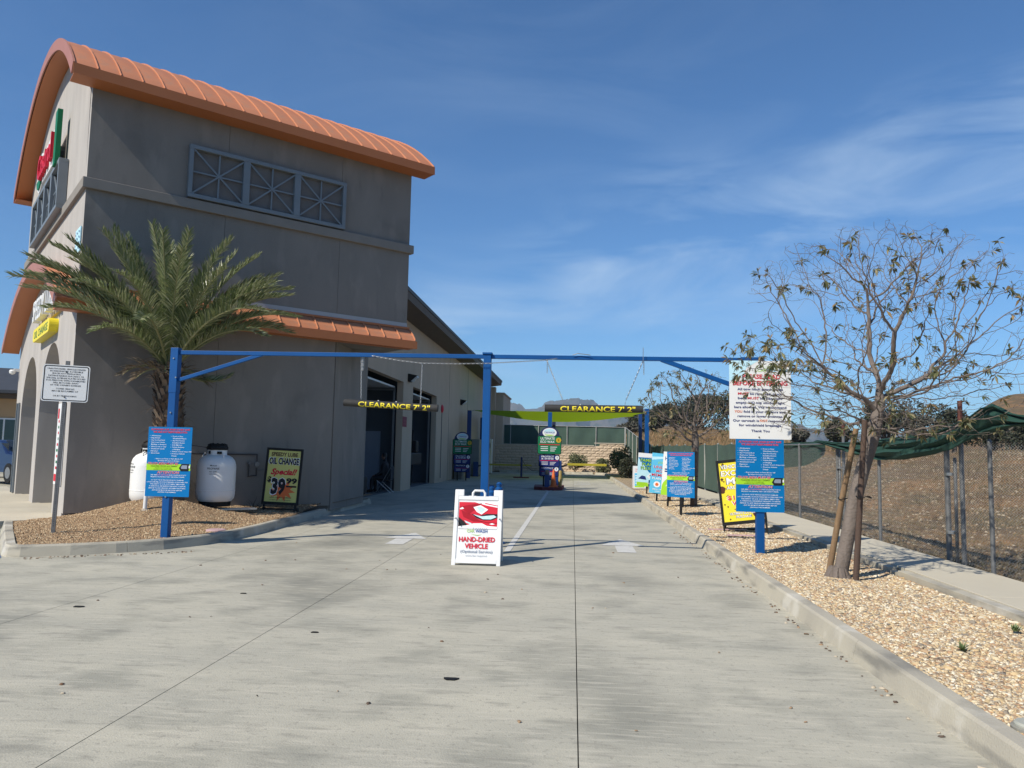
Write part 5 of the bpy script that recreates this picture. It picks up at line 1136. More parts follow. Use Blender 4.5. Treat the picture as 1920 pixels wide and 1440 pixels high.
# ================================================================== BARE TREES
barkm = M('tree_bark', (.20, .165, .14), .95, var=(.115, .092, .078), vscale=14, amt=.5, stretch=(1, 1, .25), bump=1.3, bscale=30)
twigm = M('twig_bark', (.13, .10, .085), .9, var=(.19, .155, .13), vscale=9)
def colonise(seed, base_pts, crown_c, crown_r, natt, step=.075, kill=.12, infl=.55, zmin=None):
    r = np.random.default_rng(seed)
    q = r.normal(size=(natt * 3, 3)); q /= np.linalg.norm(q, axis=1)[:, None]; rad = r.uniform(0.10, 1, len(q)) ** (1 / 2.6); q *= rad[:, None]
    A = np.array(crown_c) + q * np.array(crown_r)
    lump = np.array([mnoise.noise(Vector(tuple(a * 1.1 + seed))) for a in A]); A = A[lump > -.22]
    if zmin is not None: A = A[A[:, 2] > zmin + .12 * np.hypot(A[:, 0] - crown_c[0], A[:, 1] - crown_c[1])]
    A = A[:natt]
    pos = [np.array(p, float) for p in base_pts]; par = [-1] + list(range(len(base_pts) - 1))
    n0 = 1; near = np.full(len(A), 1e9); ni = np.zeros(len(A), int)
    Pn = np.array(pos[n0:]); 
    def upd(start):
        nonlocal near, ni
        for s in range(start, len(pos)):
            if s < len(base_pts) and pos[s][2] < base_pts[-1][2] - 0.55: continue
            d = np.linalg.norm(A - pos[s], axis=1); m_ = d < near; near[m_] = d[m_]; ni[m_] = s
    upd(0); alive = np.ones(len(A), bool)
    for it in range(90):
        if not alive.any(): break
        idx_ = np.where(alive & (near < (9 if it < 12 else infl * 2)))[0]
        if len(idx_) == 0: break
        S = {}
        for i in idx_:
            d = A[i] - pos[ni[i]]; l = np.linalg.norm(d) + 1e-9; S.setdefault(ni[i], []).append(d / l)
        start = len(pos)
        for k, ds2 in S.items():
            v = np.sum(ds2, 0) ; v = v / (np.linalg.norm(v) + 1e-9)
            if par[k] >= 0: pv_ = pos[k] - pos[par[k]]; pv_ = pv_ / (np.linalg.norm(pv_) + 1e-9); v = v * .72 + pv_ * .5
            v = v + r.normal(0, .22, 3); v /= np.linalg.norm(v) + 1e-9; npos = pos[k] + v * step * (1 if it > 4 else 1.2)
            pos.append(npos); par.append(int(k))
        upd(start); alive &= near > kill
        if len(pos) > 16000: break
    return pos, par
def build_tree(root, pos, par, r_base, leaf_p, seed, leafm, sun_side=None, tipr=.0022, expo=2.25, leaf_sz=.085):
    n = len(pos); ch = [[] for _ in range(n)]
    for i, p in enumerate(par):
        if p >= 0: ch[p].append(i)
    R = np.zeros(n); order = list(range(n))[::-1]
    for i in order: R[i] = tipr if not ch[i] else (sum(R[c] ** expo for c in ch[i])) ** (1 / expo)
    k = r_base / R[0]; R = tipr + (r_base - tipr) * ((R - tipr) / (R[0] - tipr)) ** 1.15
    chains = []; st = [0]; seen = set()
    stack = [(0, None)]
    while stack:
        s, pr_ = stack.pop(); c = ([pr_] if pr_ is not None else []) + [s]; cur = s
        while ch[cur]:
            nx = max(ch[cur], key=lambda q: R[q])
            for o_ in ch[cur]:
                if o_ != nx: stack.append((o_, cur))
            c.append(nx); cur = nx
        chains.append(c)
    trunk, br = MB(), MB(); off = Vector(root.location)
    for ci, c in enumerate(chains):
        if len(c) < 2: continue
        rs_ = [R[i] if j or ci == 0 else min(R[i], R[c[1]] * 1.15) for j, i in enumerate(c)]; big = max(rs_)
        if ci == 0:
            cut = next((j for j, i in enumerate(c) if R[i] < r_base * .45), len(c) - 1); cut = max(2, cut)
            trunk.tube([Vector(pos[i]) - off for i in c[:cut + 1]], rs_[:cut + 1], 14); br.tube([Vector(pos[i]) - off for i in c[cut:]], rs_[cut:], 7)
        else: br.tube([Vector(pos[i]) - off for i in c], rs_, 8 if big > .02 else 5 if big > .007 else 3, cap=False)
    trunk.build('trunk', barkm, root, smooth=True); br.build('crown', twigm, root, smooth=True)
    r = random.Random(seed); v = []; f = []; tips = [i for i in range(n) if not ch[i]]
    cands = [(i, 1.0) for i in tips] + [(i, .12) for i in range(n) if ch[i] and R[i] < .006]
    for i, wgt in cands:
        P = Vector(pos[i]); p_ = leaf_p(P) * wgt
        if r.random() > p_: continue
        d0 = (P - Vector(pos[par[i]])).normalized()
        for q in range(r.randint(6, 13)):
            a = r.uniform(0, 2 * pi); u = d0.orthogonal().normalized(); u = Matrix.Rotation(a, 3, d0) @ u
            d = (u * r.uniform(.5, 1.0) + d0 * r.uniform(.0, .9) + Vector((0, 0, r.uniform(-.7, .1)))).normalized(); l = leaf_sz * r.uniform(.7, 1.3); w = l * .15
            b0 = P - d0 * r.uniform(0, .05); wv = d.cross(Vector((r.uniform(-1, 1), r.uniform(-1, 1), 1))).normalized() * w; m_ = b0 + d * l * .5; e_ = b0 + d * l + Vector((0, 0, -l * .2))
            b = len(v); v += [b0, m_ + wv, e_, m_ - wv]; f.append((b, b + 1, b + 2, b + 3))
    me = bpy.data.meshes.new('leaves'); me.from_pydata(v, [], f); me.materials.append(leafm); me.transform(Matrix.Translation(-off)); o_ = link('leaves', me, root); o_['kind'] = 'stuff'; return R
oak = leafmat('willow_leaf', [(.13, .135, .055), (.20, .19, .085), (.10, .115, .05), (.26, .22, .11), (.17, .165, .08), (.30, .20, .085), (.085, .10, .045)], .25, .6)
b1 = [(3.20, 9.60, .05), (3.25, 9.60, .25), (3.31, 9.60, .55), (3.37, 9.6, .85), (3.44, 9.6, 1.15), (3.52, 9.6, 1.45), (3.60, 9.6, 1.7), (3.66, 9.6, 1.9), (3.70, 9.6, 2.1), (3.74, 9.6, 2.28)]
t1 = thing('bare_tree', 'large nearly leafless tree with staked leaning trunk in the gravel beside the fence', 'tree', b1[0], 0)
pos, par = colonise(11, b1, (3.72, 9.55, 2.98), (1.85, 1.70, 1.48), 6500, step=.06, kill=.085, zmin=1.72)
def lp1(P): return .085 + .55 * sstep(2.9, 2.3, P.x) * sstep(3.7, 2.9, P.z) * sstep(2.35, 2.55, P.z) + .08 * sstep(2.5, 1.9, P.z) - .02 * sstep(3.6, 4.3, P.z)
build_tree(t1, pos, par, .082, lp1, 5, oak, tipr=.0019)
mb = MB(); mb.X = Matrix.Translation(-Vector(b1[0])); 
for k in range(9): a = 2 * pi * k / 9; mb.tube([(3.20 + .06 * cos(a), 9.6 + .06 * sin(a), .24), (3.2 + .12 * cos(a), 9.6 + .12 * sin(a), .13), (3.2 + .17 * cos(a), 9.6 + .17 * sin(a), .08)], [.05, .04, .02], 6)
mb.build('root_flare', barkm, t1, smooth=True)
def stake(name, label, a, b, r_, m_, g='wooden stakes supporting the bare tree'):
    o = thing(name, label, 'stake', a, 0, g); d = Vector(b) - Vector(a); mb = MB(); mb.tube([(0, 0, -.1), d * .5, d], [r_, r_ * .95, r_ * .9], 12); mb.build('pole', m_, o, smooth=True)
    mb = MB(); c = d * .52; mb.tube([c + Vector((r_ * cos(q), r_ * sin(q) * 1.0, .01 * sin(3 * q))) * 1.0 + Vector((.05 + .06 * cos(q), .05 * sin(q), 0)) * .8 for q in [2 * pi * k / 12 for k in range(13)]], .006, 5, cap=False); mb.build('tie', black, o)
    mb = MB(); mb.tube([d * .985, d], [r_ * .7, r_ * .7], 8); mb.build('cut_end', M('cut_wood', (.3, .22, .13), .9, var=(.24, .17, .1), vscale=20), o); return o
stk = M('stake_wood', (.26, .165, .085), .85, var=(.16, .10, .055), vscale=6, stretch=(4, 4, .6), bump=.6, bscale=40); stk2 = M('stake_wood_dark', (.10, .06, .042), .85, var=(.06, .04, .03), vscale=6, stretch=(4, 4, .6), bump=.6)
stake('tree_stake', 'lighter brown round stake leaning on the left of the bare tree trunk', (3.18, 9.92, .12), (3.50, 9.75, 1.93), .038, stk)
stake('tree_stake', 'dark brown round stake in front of the bare tree trunk', (3.34, 9.42, .12), (3.46, 9.35, 2.02), .036, stk2)
b2 = [(3.38, 21.7, .05), (3.38, 21.7, .5), (3.4, 21.7, 1.0), (3.41, 21.7, 1.5), (3.42, 21.7, 1.85), (3.42, 21.7, 2.05)]
t2_ = thing('bare_tree', 'smaller sparse tree with dark trunk in the gravel beyond the stake signs', 'tree', b2[0], 0)
pos, par = colonise(23, b2, (3.3, 21.6, 2.95), (1.42, 1.3, 1.12), 2000, step=.08, kill=.12, zmin=1.9)
build_tree(t2_, pos, par, .10, lambda P: .17 + .20 * sstep(3.3, 2.2, P.x), 9, oak, leaf_sz=.115, tipr=.0032)
stake('tree_stake', 'dark stake tied to the trunk of the smaller sparse tree', (3.30, 21.45, .12), (3.36, 21.5, 1.75), .045, stk2, 'wooden stakes supporting the bare tree')

# ================================================================== FENCES
fe = thing('chain_link_fence', 'galvanised chain-link fence along the sidewalk with posts and top rail', 'fence', (5.22, 11, .1))
FO = Vector((5.22, 11, .1))
def FB(): mb = MB(); mb.X = Matrix.Translation(-FO); return mb
py = [5.3, 7.75, 10.03, 11.14, 13.51, 15.57, 18.1, 20.5, 22.9]
for y in py:
    mb = FB(); mb.tube([(5.22, y, .02), (5.22, y, 1.80 + .004 * (y - 10))], .028 if y != 11.14 else .036, 10); mb.tube([(5.22, y, 1.80 + .004 * (y - 10)), (5.22, y, 1.84 + .004 * (y - 10))], [.032, .012], 10); mb.build('post', galvdark, fe, smooth=True)
mb = FB(); mb.tube([(5.27, 11.02, .02), (5.27, 11.02, 1.6)], .022, 10); mb.tube([(5.24, 15.5, .05), (5.24, 15.5, 1.82)], .022, 8); mb.build('spare_post', galvdark, fe, smooth=True)
for y in (11.1, 15.5):
    for z in (.55, 1.35): mb = FB(); mb.tube([(5.24, y, z), (5.24, y, z + .04)], .062, 10); mb.build('clamp', chainm, fe)
mb = FB(); mb.tube([(5.22, 16.4, 1.84), (5.22, 23, 1.86)], .017, 6); mb.build('top_rail', galv, fe, smooth=True)
mb = FB(); mb.tube([(5.25, 4, .14), (5.25, 11.1, .12)], .02, 6); mb.build('bottom_rail', galvdark, fe, smooth=True)
p_ = .066; Y0, Y1, Z0, Z1 = 4.0, 23.0, .14, 1.80
ny = int((Y1 - Y0) / p_); nz2 = int((Z1 - Z0) / (p_ * .5))
k_ = np.arange(nz2 + 1); vv = []; ff = []; base = 0; wr = .0026
for i in range(ny):
    y0 = Y0 + i * p_; yy_ = y0 + np.where(k_ % 2 == 0, 0, p_) ; zz = Z0 + k_ * p_ * .5; xo = 5.22 + np.where(k_ % 2 == 0, .004, -.004)
    c = np.stack([xo, yy_, zz], 1)
    ring = np.stack([c + [wr, 0, 0], c + [-wr * .5, wr * 1.1, 0], c + [-wr * .5, -wr * 1.1, 0]], 1).reshape(-1, 3); vv.append(ring - np.array(FO))
    j = np.arange(nz2)[:, None]; q = []
    for a, b in ((0, 1), (1, 2), (2, 0)): q.append(np.concatenate([base + 3 * j + a, base + 3 * j + b, base + 3 * j + 3 + b, base + 3 * j + 3 + a], 1))
    ff.append(np.concatenate(q)); base += 3 * (nz2 + 1)
np_obj('wire_mesh', np.concatenate(vv), np.concatenate(ff), M('fence_wire', (.50, .50, .49), .5, metal=.3, var=(.36, .36, .35), vscale=3), fe)
for y, z, m_ in ((10.9, 2.38, 0), (15.45, 2.28, 0)):
    o = thing('tall_post', 'tall galvanised post with rusty red top, ' + ('nearer one, right of the bare tree' if y < 12 else 'farther one, left of the bare tree trunk'), 'post', (5.30, y, 0), 0, 'tall posts with rusty red tops')
    mb = MB(); mb.tube([(0, 0, 0), (0, 0, z - .28)], .03, 10); mb.build('pipe', galvdark, o, smooth=True); mb = MB(); mb.tube([(0, 0, z - .28), (0, 0, z)], .031, 10); mb.build('top', M('rusty_red', (.16, .05, .035), .85, var=(.08, .03, .025), vscale=12), o, smooth=True)
# dark green privacy screens
scr = M('green_screen', (.012, .060, .042), .85, var=(.008, .040, .029), vscale=2.2, bump=.3, bscale=120)
scr2 = M('green_screen_panel', (.060, .105, .082), .9, var=(.045, .08, .062), vscale=1.5, bump=.3, bscale=60)
def interp(T_, x):
    for (a, b), (c, d) in zip(T_, T_[1:]):
        if a <= x <= c: return b + (d - b) * (x - a) / (c - a)
    return T_[0][1] if x < T_[0][0] else T_[-1][1]
topc = [(4.0, 1.9), (7.2, 2.0), (8.4, 2.02), (9.32, 2.12), (9.82, 2.28), (10.3, 2.12), (10.9, 2.02), (11.4, 1.94), (13.3, 1.89), (14.25, 1.85), (15.46, 1.86), (16.65, 1.93)]
botc = [(4.0, 1.6), (7.5, 1.86), (9.33, 1.98), (10.14, 1.88), (10.83, 1.71), (11.44, 1.64), (12.5, 1.56), (13.32, 1.54), (14.78, 1.65), (15.6, 1.76), (16.45, 1.87)]
o = thing('privacy_screen', 'dark green privacy screen slumped in folds over the top of the chain-link fence', 'screen', (5.2, 12, 1.7))
mb = MB(); mb.X = Matrix.Translation((-5.2, -12, -1.7)); ny_, nz_ = 150, 12; idx = {}
for i in range(ny_ + 1):
    y = 4.0 + 12.6 * i / ny_; t0, b0 = interp(topc, y), interp(botc, y)
    for j in range(nz_ + 1):
        u = j / nz_; z = t0 + (b0 - t0) * u; f_ = .028 * sin(u * 13 + y * 1.7 + 1.4 * sin(y * .9)) + .02 * sin(u * 23 - y * 2.3); x = 5.17 - .05 * sin(pi * u) + f_ + .015 * mnoise.noise(Vector((y * 2, u * 3, 0)))
        idx[i, j] = mb.V((x, y, z + .012 * mnoise.noise(Vector((y * 3, u * 2, 5)))))
for i in range(ny_):
    for j in range(nz_): mb.F((idx[i, j], idx[i + 1, j], idx[i + 1, j + 1], idx[i, j + 1]))
so = mb.build('cloth', scr, o, smooth=True); sm_ = so.modifiers.new('solid', 'SOLIDIFY'); sm_.thickness = .004
mb = MB(); mb.X = Matrix.Translation((-5.2, -12, -1.7)); mb.tube([(5.12, 4 + .3 * k, interp(topc, 4 + .3 * k) - .01 + .01 * sin(k)) for k in range(43)], .012, 6); mb.build('rolled_hem', scr, o, smooth=True)
def screen_fence(name, label, pts, zb, zt, post_every, cat='fence', mats=scr2, rail=True, sag=.05, group=None):
    """posts and screen panels along a polyline (list of (x,y)), bottom/top heights per vertex"""
    o = thing(name, label, cat, (pts[0][0], pts[0][1], 0), 0, group); mbX = Matrix.Translation((-pts[0][0], -pts[0][1], 0)); rr = random.Random(len(pts))
    P3 = []
    for (a, b), z0, z1, (c, d), z2, z3 in zip(pts, zb, zt, pts[1:], zb[1:], zt[1:]):
        n = max(1, round(hypot(c - a, d - b) / post_every))
        for k in range(n): u = k / n; P3.append((a + (c - a) * u, b + (d - b) * u, z0 + (z2 - z0) * u, z1 + (z3 - z1) * u))
    P3.append((pts[-1][0], pts[-1][1], zb[-1], zt[-1]))
    for p in P3: mb = MB(); mb.X = mbX; mb.tube([(p[0], p[1], p[2] - .3), (p[0] + rr.uniform(-.02, .02), p[1], p[3] + .03)], .035, 8); mb.build('post', M('pale_post', (.42, .42, .40), .6, metal=.2, var=(.3, .3, .28), vscale=6), o)
    for p, q in zip(P3, P3[1:]):
        mb = MB(); mb.X = mbX; n = 8; idx = {}; dx, dy = q[0] - p[0], q[1] - p[1]; l = hypot(dx, dy); nx_, ny2 = dy / l, -dx / l
        for i in range(n + 1):
            u = i / n
            for j in range(6):
                v_ = j / 5; zt_ = p[3] + (q[3] - p[3]) * u - sag * sin(pi * u) * rr.uniform(.6, 1.0); zb_ = p[2] + (q[2] - p[2]) * u + .04; w = .05 * sin(u * 9 + p[1]) * sin(pi * v_) + .04
                idx[i, j] = mb.V((p[0] + dx * u - nx_ * w, p[1] + dy * u - ny2 * w, zb_ + (zt_ - zb_) * v_))
        for i in range(n):
            for j in range(5): mb.F((idx[i, j], idx[i + 1, j], idx[i + 1, j + 1], idx[i, j + 1]))
        mb.build('screen_panel', mats, o, smooth=True)
        if rail: mb = MB(); mb.X = mbX; mb.tube([(p[0], p[1], p[3]), (q[0], q[1], q[3])], .022, 6); mb.build('rail', MATS['pale_post'], o)
    return o
screen_fence('screened_fence', 'long green screened chain-link fence beyond the sidewalk running to the far end', [(5.27, 21.2), (5.24, 28), (5.2, 36), (4.95, 48)], [.16, .2, .25, .3], [1.93, 1.96, 2.0, 2.08], 2.35, rail=False, sag=.06)
o = thing('privacy_screen', 'green privacy screen lifted at its lower edge where the screened fence meets open chain-link', 'screen', (5.26, 19, 1.5))
mb = MB(); mb.X = Matrix.Translation((-5.26, -19, -1.5)); idx = {}
for i in range(41):
    y = 16.5 + 4.8 * i / 40; zb_ = interp([(16.5, 1.62), (17.2, 1.46), (17.9, 1.36), (19.6, 1.28), (20.6, .9), (21.3, .2)], y)
    for j in range(9): u = j / 8; idx[i, j] = mb.V((5.27 + .03 * sin(y * 5) * sin(pi * u), y, 1.9 + (zb_ - 1.9) * u))
for i in range(40):
    for j in range(8): mb.F((idx[i, j], idx[i + 1, j], idx[i + 1, j + 1], idx[i, j + 1]))
mb.build('cloth', scr, o, smooth=True)
screen_fence('screened_fence', 'green screened fence descending from the retaining wall to the side fence', [(3.95, 57.6), (4.3, 52), (4.85, 48)], [1.9, .5, .3], [3.45, 2.7, 2.1], 1.9)
screen_fence('screened_fence', 'green screened fence standing on top of the tan block retaining wall', [(-7, 58.6), (3.95, 58.6)], [2.0, 2.0], [3.55, 3.5], 2.2, sag=.02)
o = thing('screened_fence', 'dark green screened fence crossing the dirt lot at the far right', 'fence', (14, 22, 0))
screen_pts = [(13.6, 21.5), (18, 19.5), (23, 17.5)]
bpy.data.objects.remove(o)
screen_fence('screened_fence', 'dark green screened fence crossing the dirt lot at the far right edge', [(16.8, 27.0), (22, 24.5), (28, 22)], [1.6, 1.7, 1.8], [3.0, 3.1, 3.3], 3.0, mats=scr)

# ================================================================== BOLLARDS
def bollard(label, loc, h=.98):
    o = thing('bollard', label, 'bollard', loc, 0, 'blue and white striped bollards at the centre post'); r_ = .052
    mb = MB(); mb.lathe([(.11, 0), (.11, .03), (r_, .06), (r_, h * .86), (r_ * 1.2, h * .87), (r_ * 1.2, h * .90), (r_ * .8, h * .92), (r_ * 1.0, h * .97), (r_ * .5, h), (.01, h)], 20); mb.build('tube', blue, o, smooth=True)
    for z0, z1 in ((.58, .74), (.36, .52), (.14, .30)):
        mb = MB(); mb.lathe([(r_ + .003, z0 * h), (r_ + .003, z1 * h)], 20); mb.build('band', M('reflective_band', (.62, .58, .46), .45, var=(.55, .5, .4), vscale=8), o, smooth=True)
    return o
bollard('blue bollard with pale bands just right of the centre gantry post, nearer one', (-1.30, 12.4, 0), 1.0); bollard('blue bollard with pale bands, farther and right of its twin behind the sandwich board', (-1.235, 12.95, 0), 1.03)
bc = thing('bollard_chain', 'black plastic chain hanging between the two blue bollards', 'chain', (-1.07, 12.6, 0)); mb = MB(); mb.X = Matrix.Translation((1.07, -12.6, 0)); chain(mb, [(-1.29, 12.45, .92), (-1.26, 12.55, .7), (-1.25, 12.68, .6), (-1.24, 12.8, .7), (-1.235, 12.9, .92)], .05, .007, .016); mb.build('links', black, bc)

# ================================================================== PAY STATIONS
def rp(mb, w, h, r, cz, y, t_, cx=0): mb.prism([(x, y, z) for x, z in rrect(w, h, r, 4, cx, cz)], (0, t_, 0))
def menu(label, loc, rz, s=1.0):
    o = thing('menu_board', label, 'menu board', loc, rz, 'wash menu boards')
    mb = MB(); mb.prism([(x, 0, z) for x, z in ([(-.40, 2.02)] + [(.42 * cos(a), 2.05 + .42 * sin(a)) for a in [pi * (1 - k / 14) for k in range(15)]] + [(.40, 2.02)])], (0, .05, 0)); mb.build('crest', navy, o)
    mb = MB(); mb.prism([(x, -.01, z) for x, z in ell(0, 2.22, .29, .19, 24)], (0, .01, 0)); mb.build('badge', P_white, o)
    mb = MB(); fpoly(mb, ell(0, 2.22, .25, .15, 24, 20, 170), 0, -.013); text(mb, 'CARWASH', 0, 2.19, .07, .42, 1, y=-.016, bold=.03); fpoly(mb, ell(0, 2.14, .2, .05, 16, 180, 360), 2, -.014); mb.build('logo', [P_sky, P_blue, P_green], o)
    for (w, h, cz, m_, ttl, l2, pc) in ((.94, .72, 1.71, P_dgreen, 'ULTIMATE', 'ECO WAX', 0), (.82, .46, 1.06, P_navy, 'PROTECT', '& SHINE', 1), (.76, .36, .62, P_navy, 'PROTECT', '', 1)):
        mb = MB(); rp(mb, w + .05, h + .05, .07, cz, 0, .04); mb.build('panel_back', black, o)
        mb = MB(); rp(mb, w, h, .06, cz, -.012, .01); mb.build('panel', m_, o)
        mb = MB(); text(mb, ttl, -.08 * w, cz + h * .30, h * .12 + .015, w * .62, 0, y=-.016, bold=.04)
        if l2: text(mb, l2, -.08 * w, cz + h * .12, h * .12 + .01, w * .62, 0, y=-.016, bold=.04)
        fpoly(mb, ell(w * .40, cz + h * .28, .11 if not pc else .085, .11 if not pc else .085, 10), 2 if not pc else 0, -.018); text(mb, '$', w * .40, cz + h * .24, .07, .05, 3, y=-.02)
        rect(mb, -w * .45, w * .45, cz + h * .0, cz + h * .045, 4, -.015)
        for k in range(3):
            z = cz - h * .12 - k * h * .11; rect(mb, -w * .38, -w * .06, z, z + h * .035, 0, -.015); rect(mb, w * .04, w * (.34 - .05 * k), z - .01, z - .01 + h * .035, 0, -.015)
        mb.build('lettering', [P_white, P_green, P_gold, P_black, P_red], o)
    for x in (-.22, .22): mb = MB(); mb.box(x - .03, x + .03, .04, .1, 0, 2.0); mb.build('leg', black, o)
    return o
m2 = menu('far menu board with oval badge on the red island in the middle of the lanes', (-.96, 31.45, .12), 0)
menu('shaded menu board with oval badge by the beige wall near the bay doors', (-5.62, 38.6, 0), radians(6))
isl = bpy.data.objects.new('pay_island', None); C.objects.link(isl); struct(isl); redk = M('red_kerb_paint', (.16, .02, .025), .7, var=(.1, .015, .02), vscale=6)
mb = MB(); mb.prism([(x, y, 0) for x, y in [(-1.6, 32.3), (-1.55, 31.2), (-1.2, 30.85), (-.75, 30.85), (-.4, 31.2), (-.35, 32.3), (-.35, 33.2), (-1.6, 33.2)]], (0, 0, .13)); mb.build('island_slab', redk, isl)
tc_ = thing('traffic_cone', 'orange traffic cone standing on the far island under the menu board', 'traffic cone', (-.76, 31.1, .13)); mb = MB(); mb.lathe([(.13, .03), (.03, .70), (.02, .72)], 16); mb.build('cone', P_orange, tc_, smooth=True); mb = MB(); mb.box(-.18, .18, -.18, .18, 0, .03); mb.build('base', P_orange, tc_)
yb2 = thing('yellow_bollard', 'dull yellow bollard on the far island right of the cone', 'bollard', (-.50, 31.5, .13)); mb = MB(); mb.lathe([(.075, 0), (.075, .62), (.05, .66), (.01, .67)], 14); mb.build('tube', M('dull_yellow', (.36, .26, .07), .6, var=(.3, .21, .06), vscale=6), yb2, smooth=True); mb = MB(); mb.lathe([(.11, 0), (.11, .015)], 14); mb.build('base', black, yb2)
kp_ = thing('pay_kiosk', 'slim blue pay kiosk in front of the far menu board', 'kiosk', (-1.02, 31.05, .13)); mb = MB(); mb.box(-.10, .10, -.08, .08, 0, .75); mb.build('column', darkblue, kp_, bevel=.01); mb = MB(); mb.box(-.07, .07, -.09, -.08, .5, .7); mb.build('screen', darkglass, kp_)
def boom(label, loc, rz, L_, z):
    o = thing('barrier_arm', label, 'barrier', loc, rz, 'yellow barrier arms'); mb = MB(); mb.box(-.15, .15, -.15, .15, 0, z + .15); mb.build('housing', darkblue, o, bevel=.02)
    mb = MB(); mb.bar((.1, 0, z - .12), (.45, 0, z), .05, .07); mb.build('bracket', black, o); mb = MB(); mb.box(.4, L_, -.03, .03, z - .05, z + .05); mb.build('arm', M('boom_yellow', (.42, .35, .02), .5, var=(.36, .3, .02), vscale=4), o, bevel=.008); return o
boom('yellow barrier arm across the right lane beyond the menu board', (-.62, 33.5, 0), 0, 2.1, 1.02); boom('yellow barrier arm across the left lane by the beige wall', (-5.7, 45, 0), 0, 3.3, .72)
mb = MB(); mb.box(3.3, 3.55, -.04, .04, .66, .78)
sta = thing('stanchion_post', 'navy stanchion post on the far left lane with a hanging chain', 'post', (-2.95, 44.3, 0)); mb = MB(); mb.lathe([(.06, 0), (.06, 1.15), (.04, 1.2), (.01, 1.21)], 12); mb.build('tube', navy, sta, smooth=True); mb = MB(); mb.box(-.45, .45, -.3, .3, 0, .06); mb.build('base', redk, sta)
mb = MB(); mb.tube([(0, 0, 1.1), (.25, 0, .7), (.6, 0, .45), (1.0, 0, .42), (1.35, 0, .6)], .012, 4); mb.build('cable', black, sta)
# cabinets on the wall
for i, (x, y, w, d, h, lab, m_) in enumerate([(-6.0, 40.2, .5, .8, 1.25, 'grey utility cabinet on a pedestal beside the shaded menu board', greymetal), (-5.95, 46.0, .7, 1.1, 2.2, 'tall dark grey cabinet by the beige wall behind the centre post', greymetal), (-5.6, 50.5, .5, .9, 2.3, 'tall white door panel near the far end of the beige wall', offwhite)]):
    o = thing('utility_cabinet', lab, 'cabinet', (x, y, 0)); mb = MB(); mb.box(-w / 2, w / 2, -d / 2, d / 2, .5 if i == 0 else .05, h + (.25 if i == 0 else 0)); mb.build('body', m_, o, bevel=.01)
    mb = MB(); mb.box(-w / 2 + .05, w / 2 - .05, -d / 2 + .05, d / 2 - .05, 0, .5 if i == 0 else .06); mb.build('base', galvdark, o)
    mb = MB(); mb.box(-w / 2 + .04, w / 2 - .04, -d / 2 - .012, -d / 2 - .002, .6 if i == 0 else .15, h - .1); mb.build('door', m_, o)
    if i == 2:
        mb = MB()
        for k in range(3): mb.box(-.16 + k * .13, -.08 + k * .13, -d / 2 - .02, -d / 2 - .013, 1.7, 2.0)
        mb.build('vent', black, o)
dw_ = thing('downpipe', 'white pipe rising on the end block near the retaining wall', 'pipe', (-4.95, 54.3, 0))
bpy.data.objects.remove(dw_)

# ================================================================== SHADE SAIL
ss = thing('shade_structure', 'lime green shade sail on blue and dark posts over the far pay lanes', 'shade sail', (-1, 46, 0))
SX = Matrix.Translation((1, -46, 0))
for x, y, h, m_ in ((-5.75, 42, 3.75, darkblue), (-1.27, 42, 3.72, blue), (4.02, 42, 4.0, blue), (-6.0, 50, 3.7, darkblue), (-1.25, 50, 3.6, navy), (4.36, 50, 4.1, darkblue)):
    mb = MB(); mb.X = SX; mb.box(x - .11, x + .11, y - .11, y + .11, 0, h); mb.build('post', m_, ss, bevel=.01)
def sailz(u, v): return 3.78 + .02 * u - .50 * sin(pi * u) * sin(pi * v) * .9 - .05 * sin(pi * v) + .12 * v
mb = MB(); mb.X = SX; idx = {}; n = 28
for i in range(n + 1):
    for j in range(n + 1):
        u, v_ = i / n, j / n; x0 = -5.6 + 9.6 * u; cx = 1 - .0 * v_; y = 42.1 + 7.8 * v_ + .5 * sin(pi * u) * (1 - 2 * v_); x = x0 + .4 * sin(pi * v_) * (1 - 2 * u)
        idx[i, j] = mb.V((x, y, sailz(u, v_)))
for i in range(n):
    for j in range(n): mb.F((idx[i, j], idx[i + 1, j], idx[i + 1, j + 1], idx[i, j + 1]))
lime = M('lime_fabric', (.30, .44, .01), .7, var=(.27, .40, .01), vscale=2); lt = lime.node_tree
tr = lt.nodes.new('ShaderNodeBsdfTranslucent'); tr.inputs[0].default_value = (.30, .44, .01, 1); mxs = lt.nodes.new('ShaderNodeMixShader'); mxs.inputs[0].default_value = .35
lt.links.new(lt.nodes['Principled BSDF'].outputs[0], mxs.inputs[1]); lt.links.new(tr.outputs[0], mxs.inputs[2]); lt.links.new(mxs.outputs[0], lt.nodes['Material Output'].inputs[0])
mb.build('canopy', lime, ss, smooth=True)
mb = MB(); mb.X = SX
for a, b in (((-5.7, 42, 3.7), (-5.5, 42.2, 3.78)), ((4.0, 42, 3.8), (3.9, 42.2, 3.8)), ((4.3, 50, 3.9), (3.95, 49.9, 3.9)), ((-5.9, 50, 3.7), (-5.5, 49.8, 3.88))): mb.tube([a, b], .02, 5)
mb.build('turnbuckle', chainm, ss)

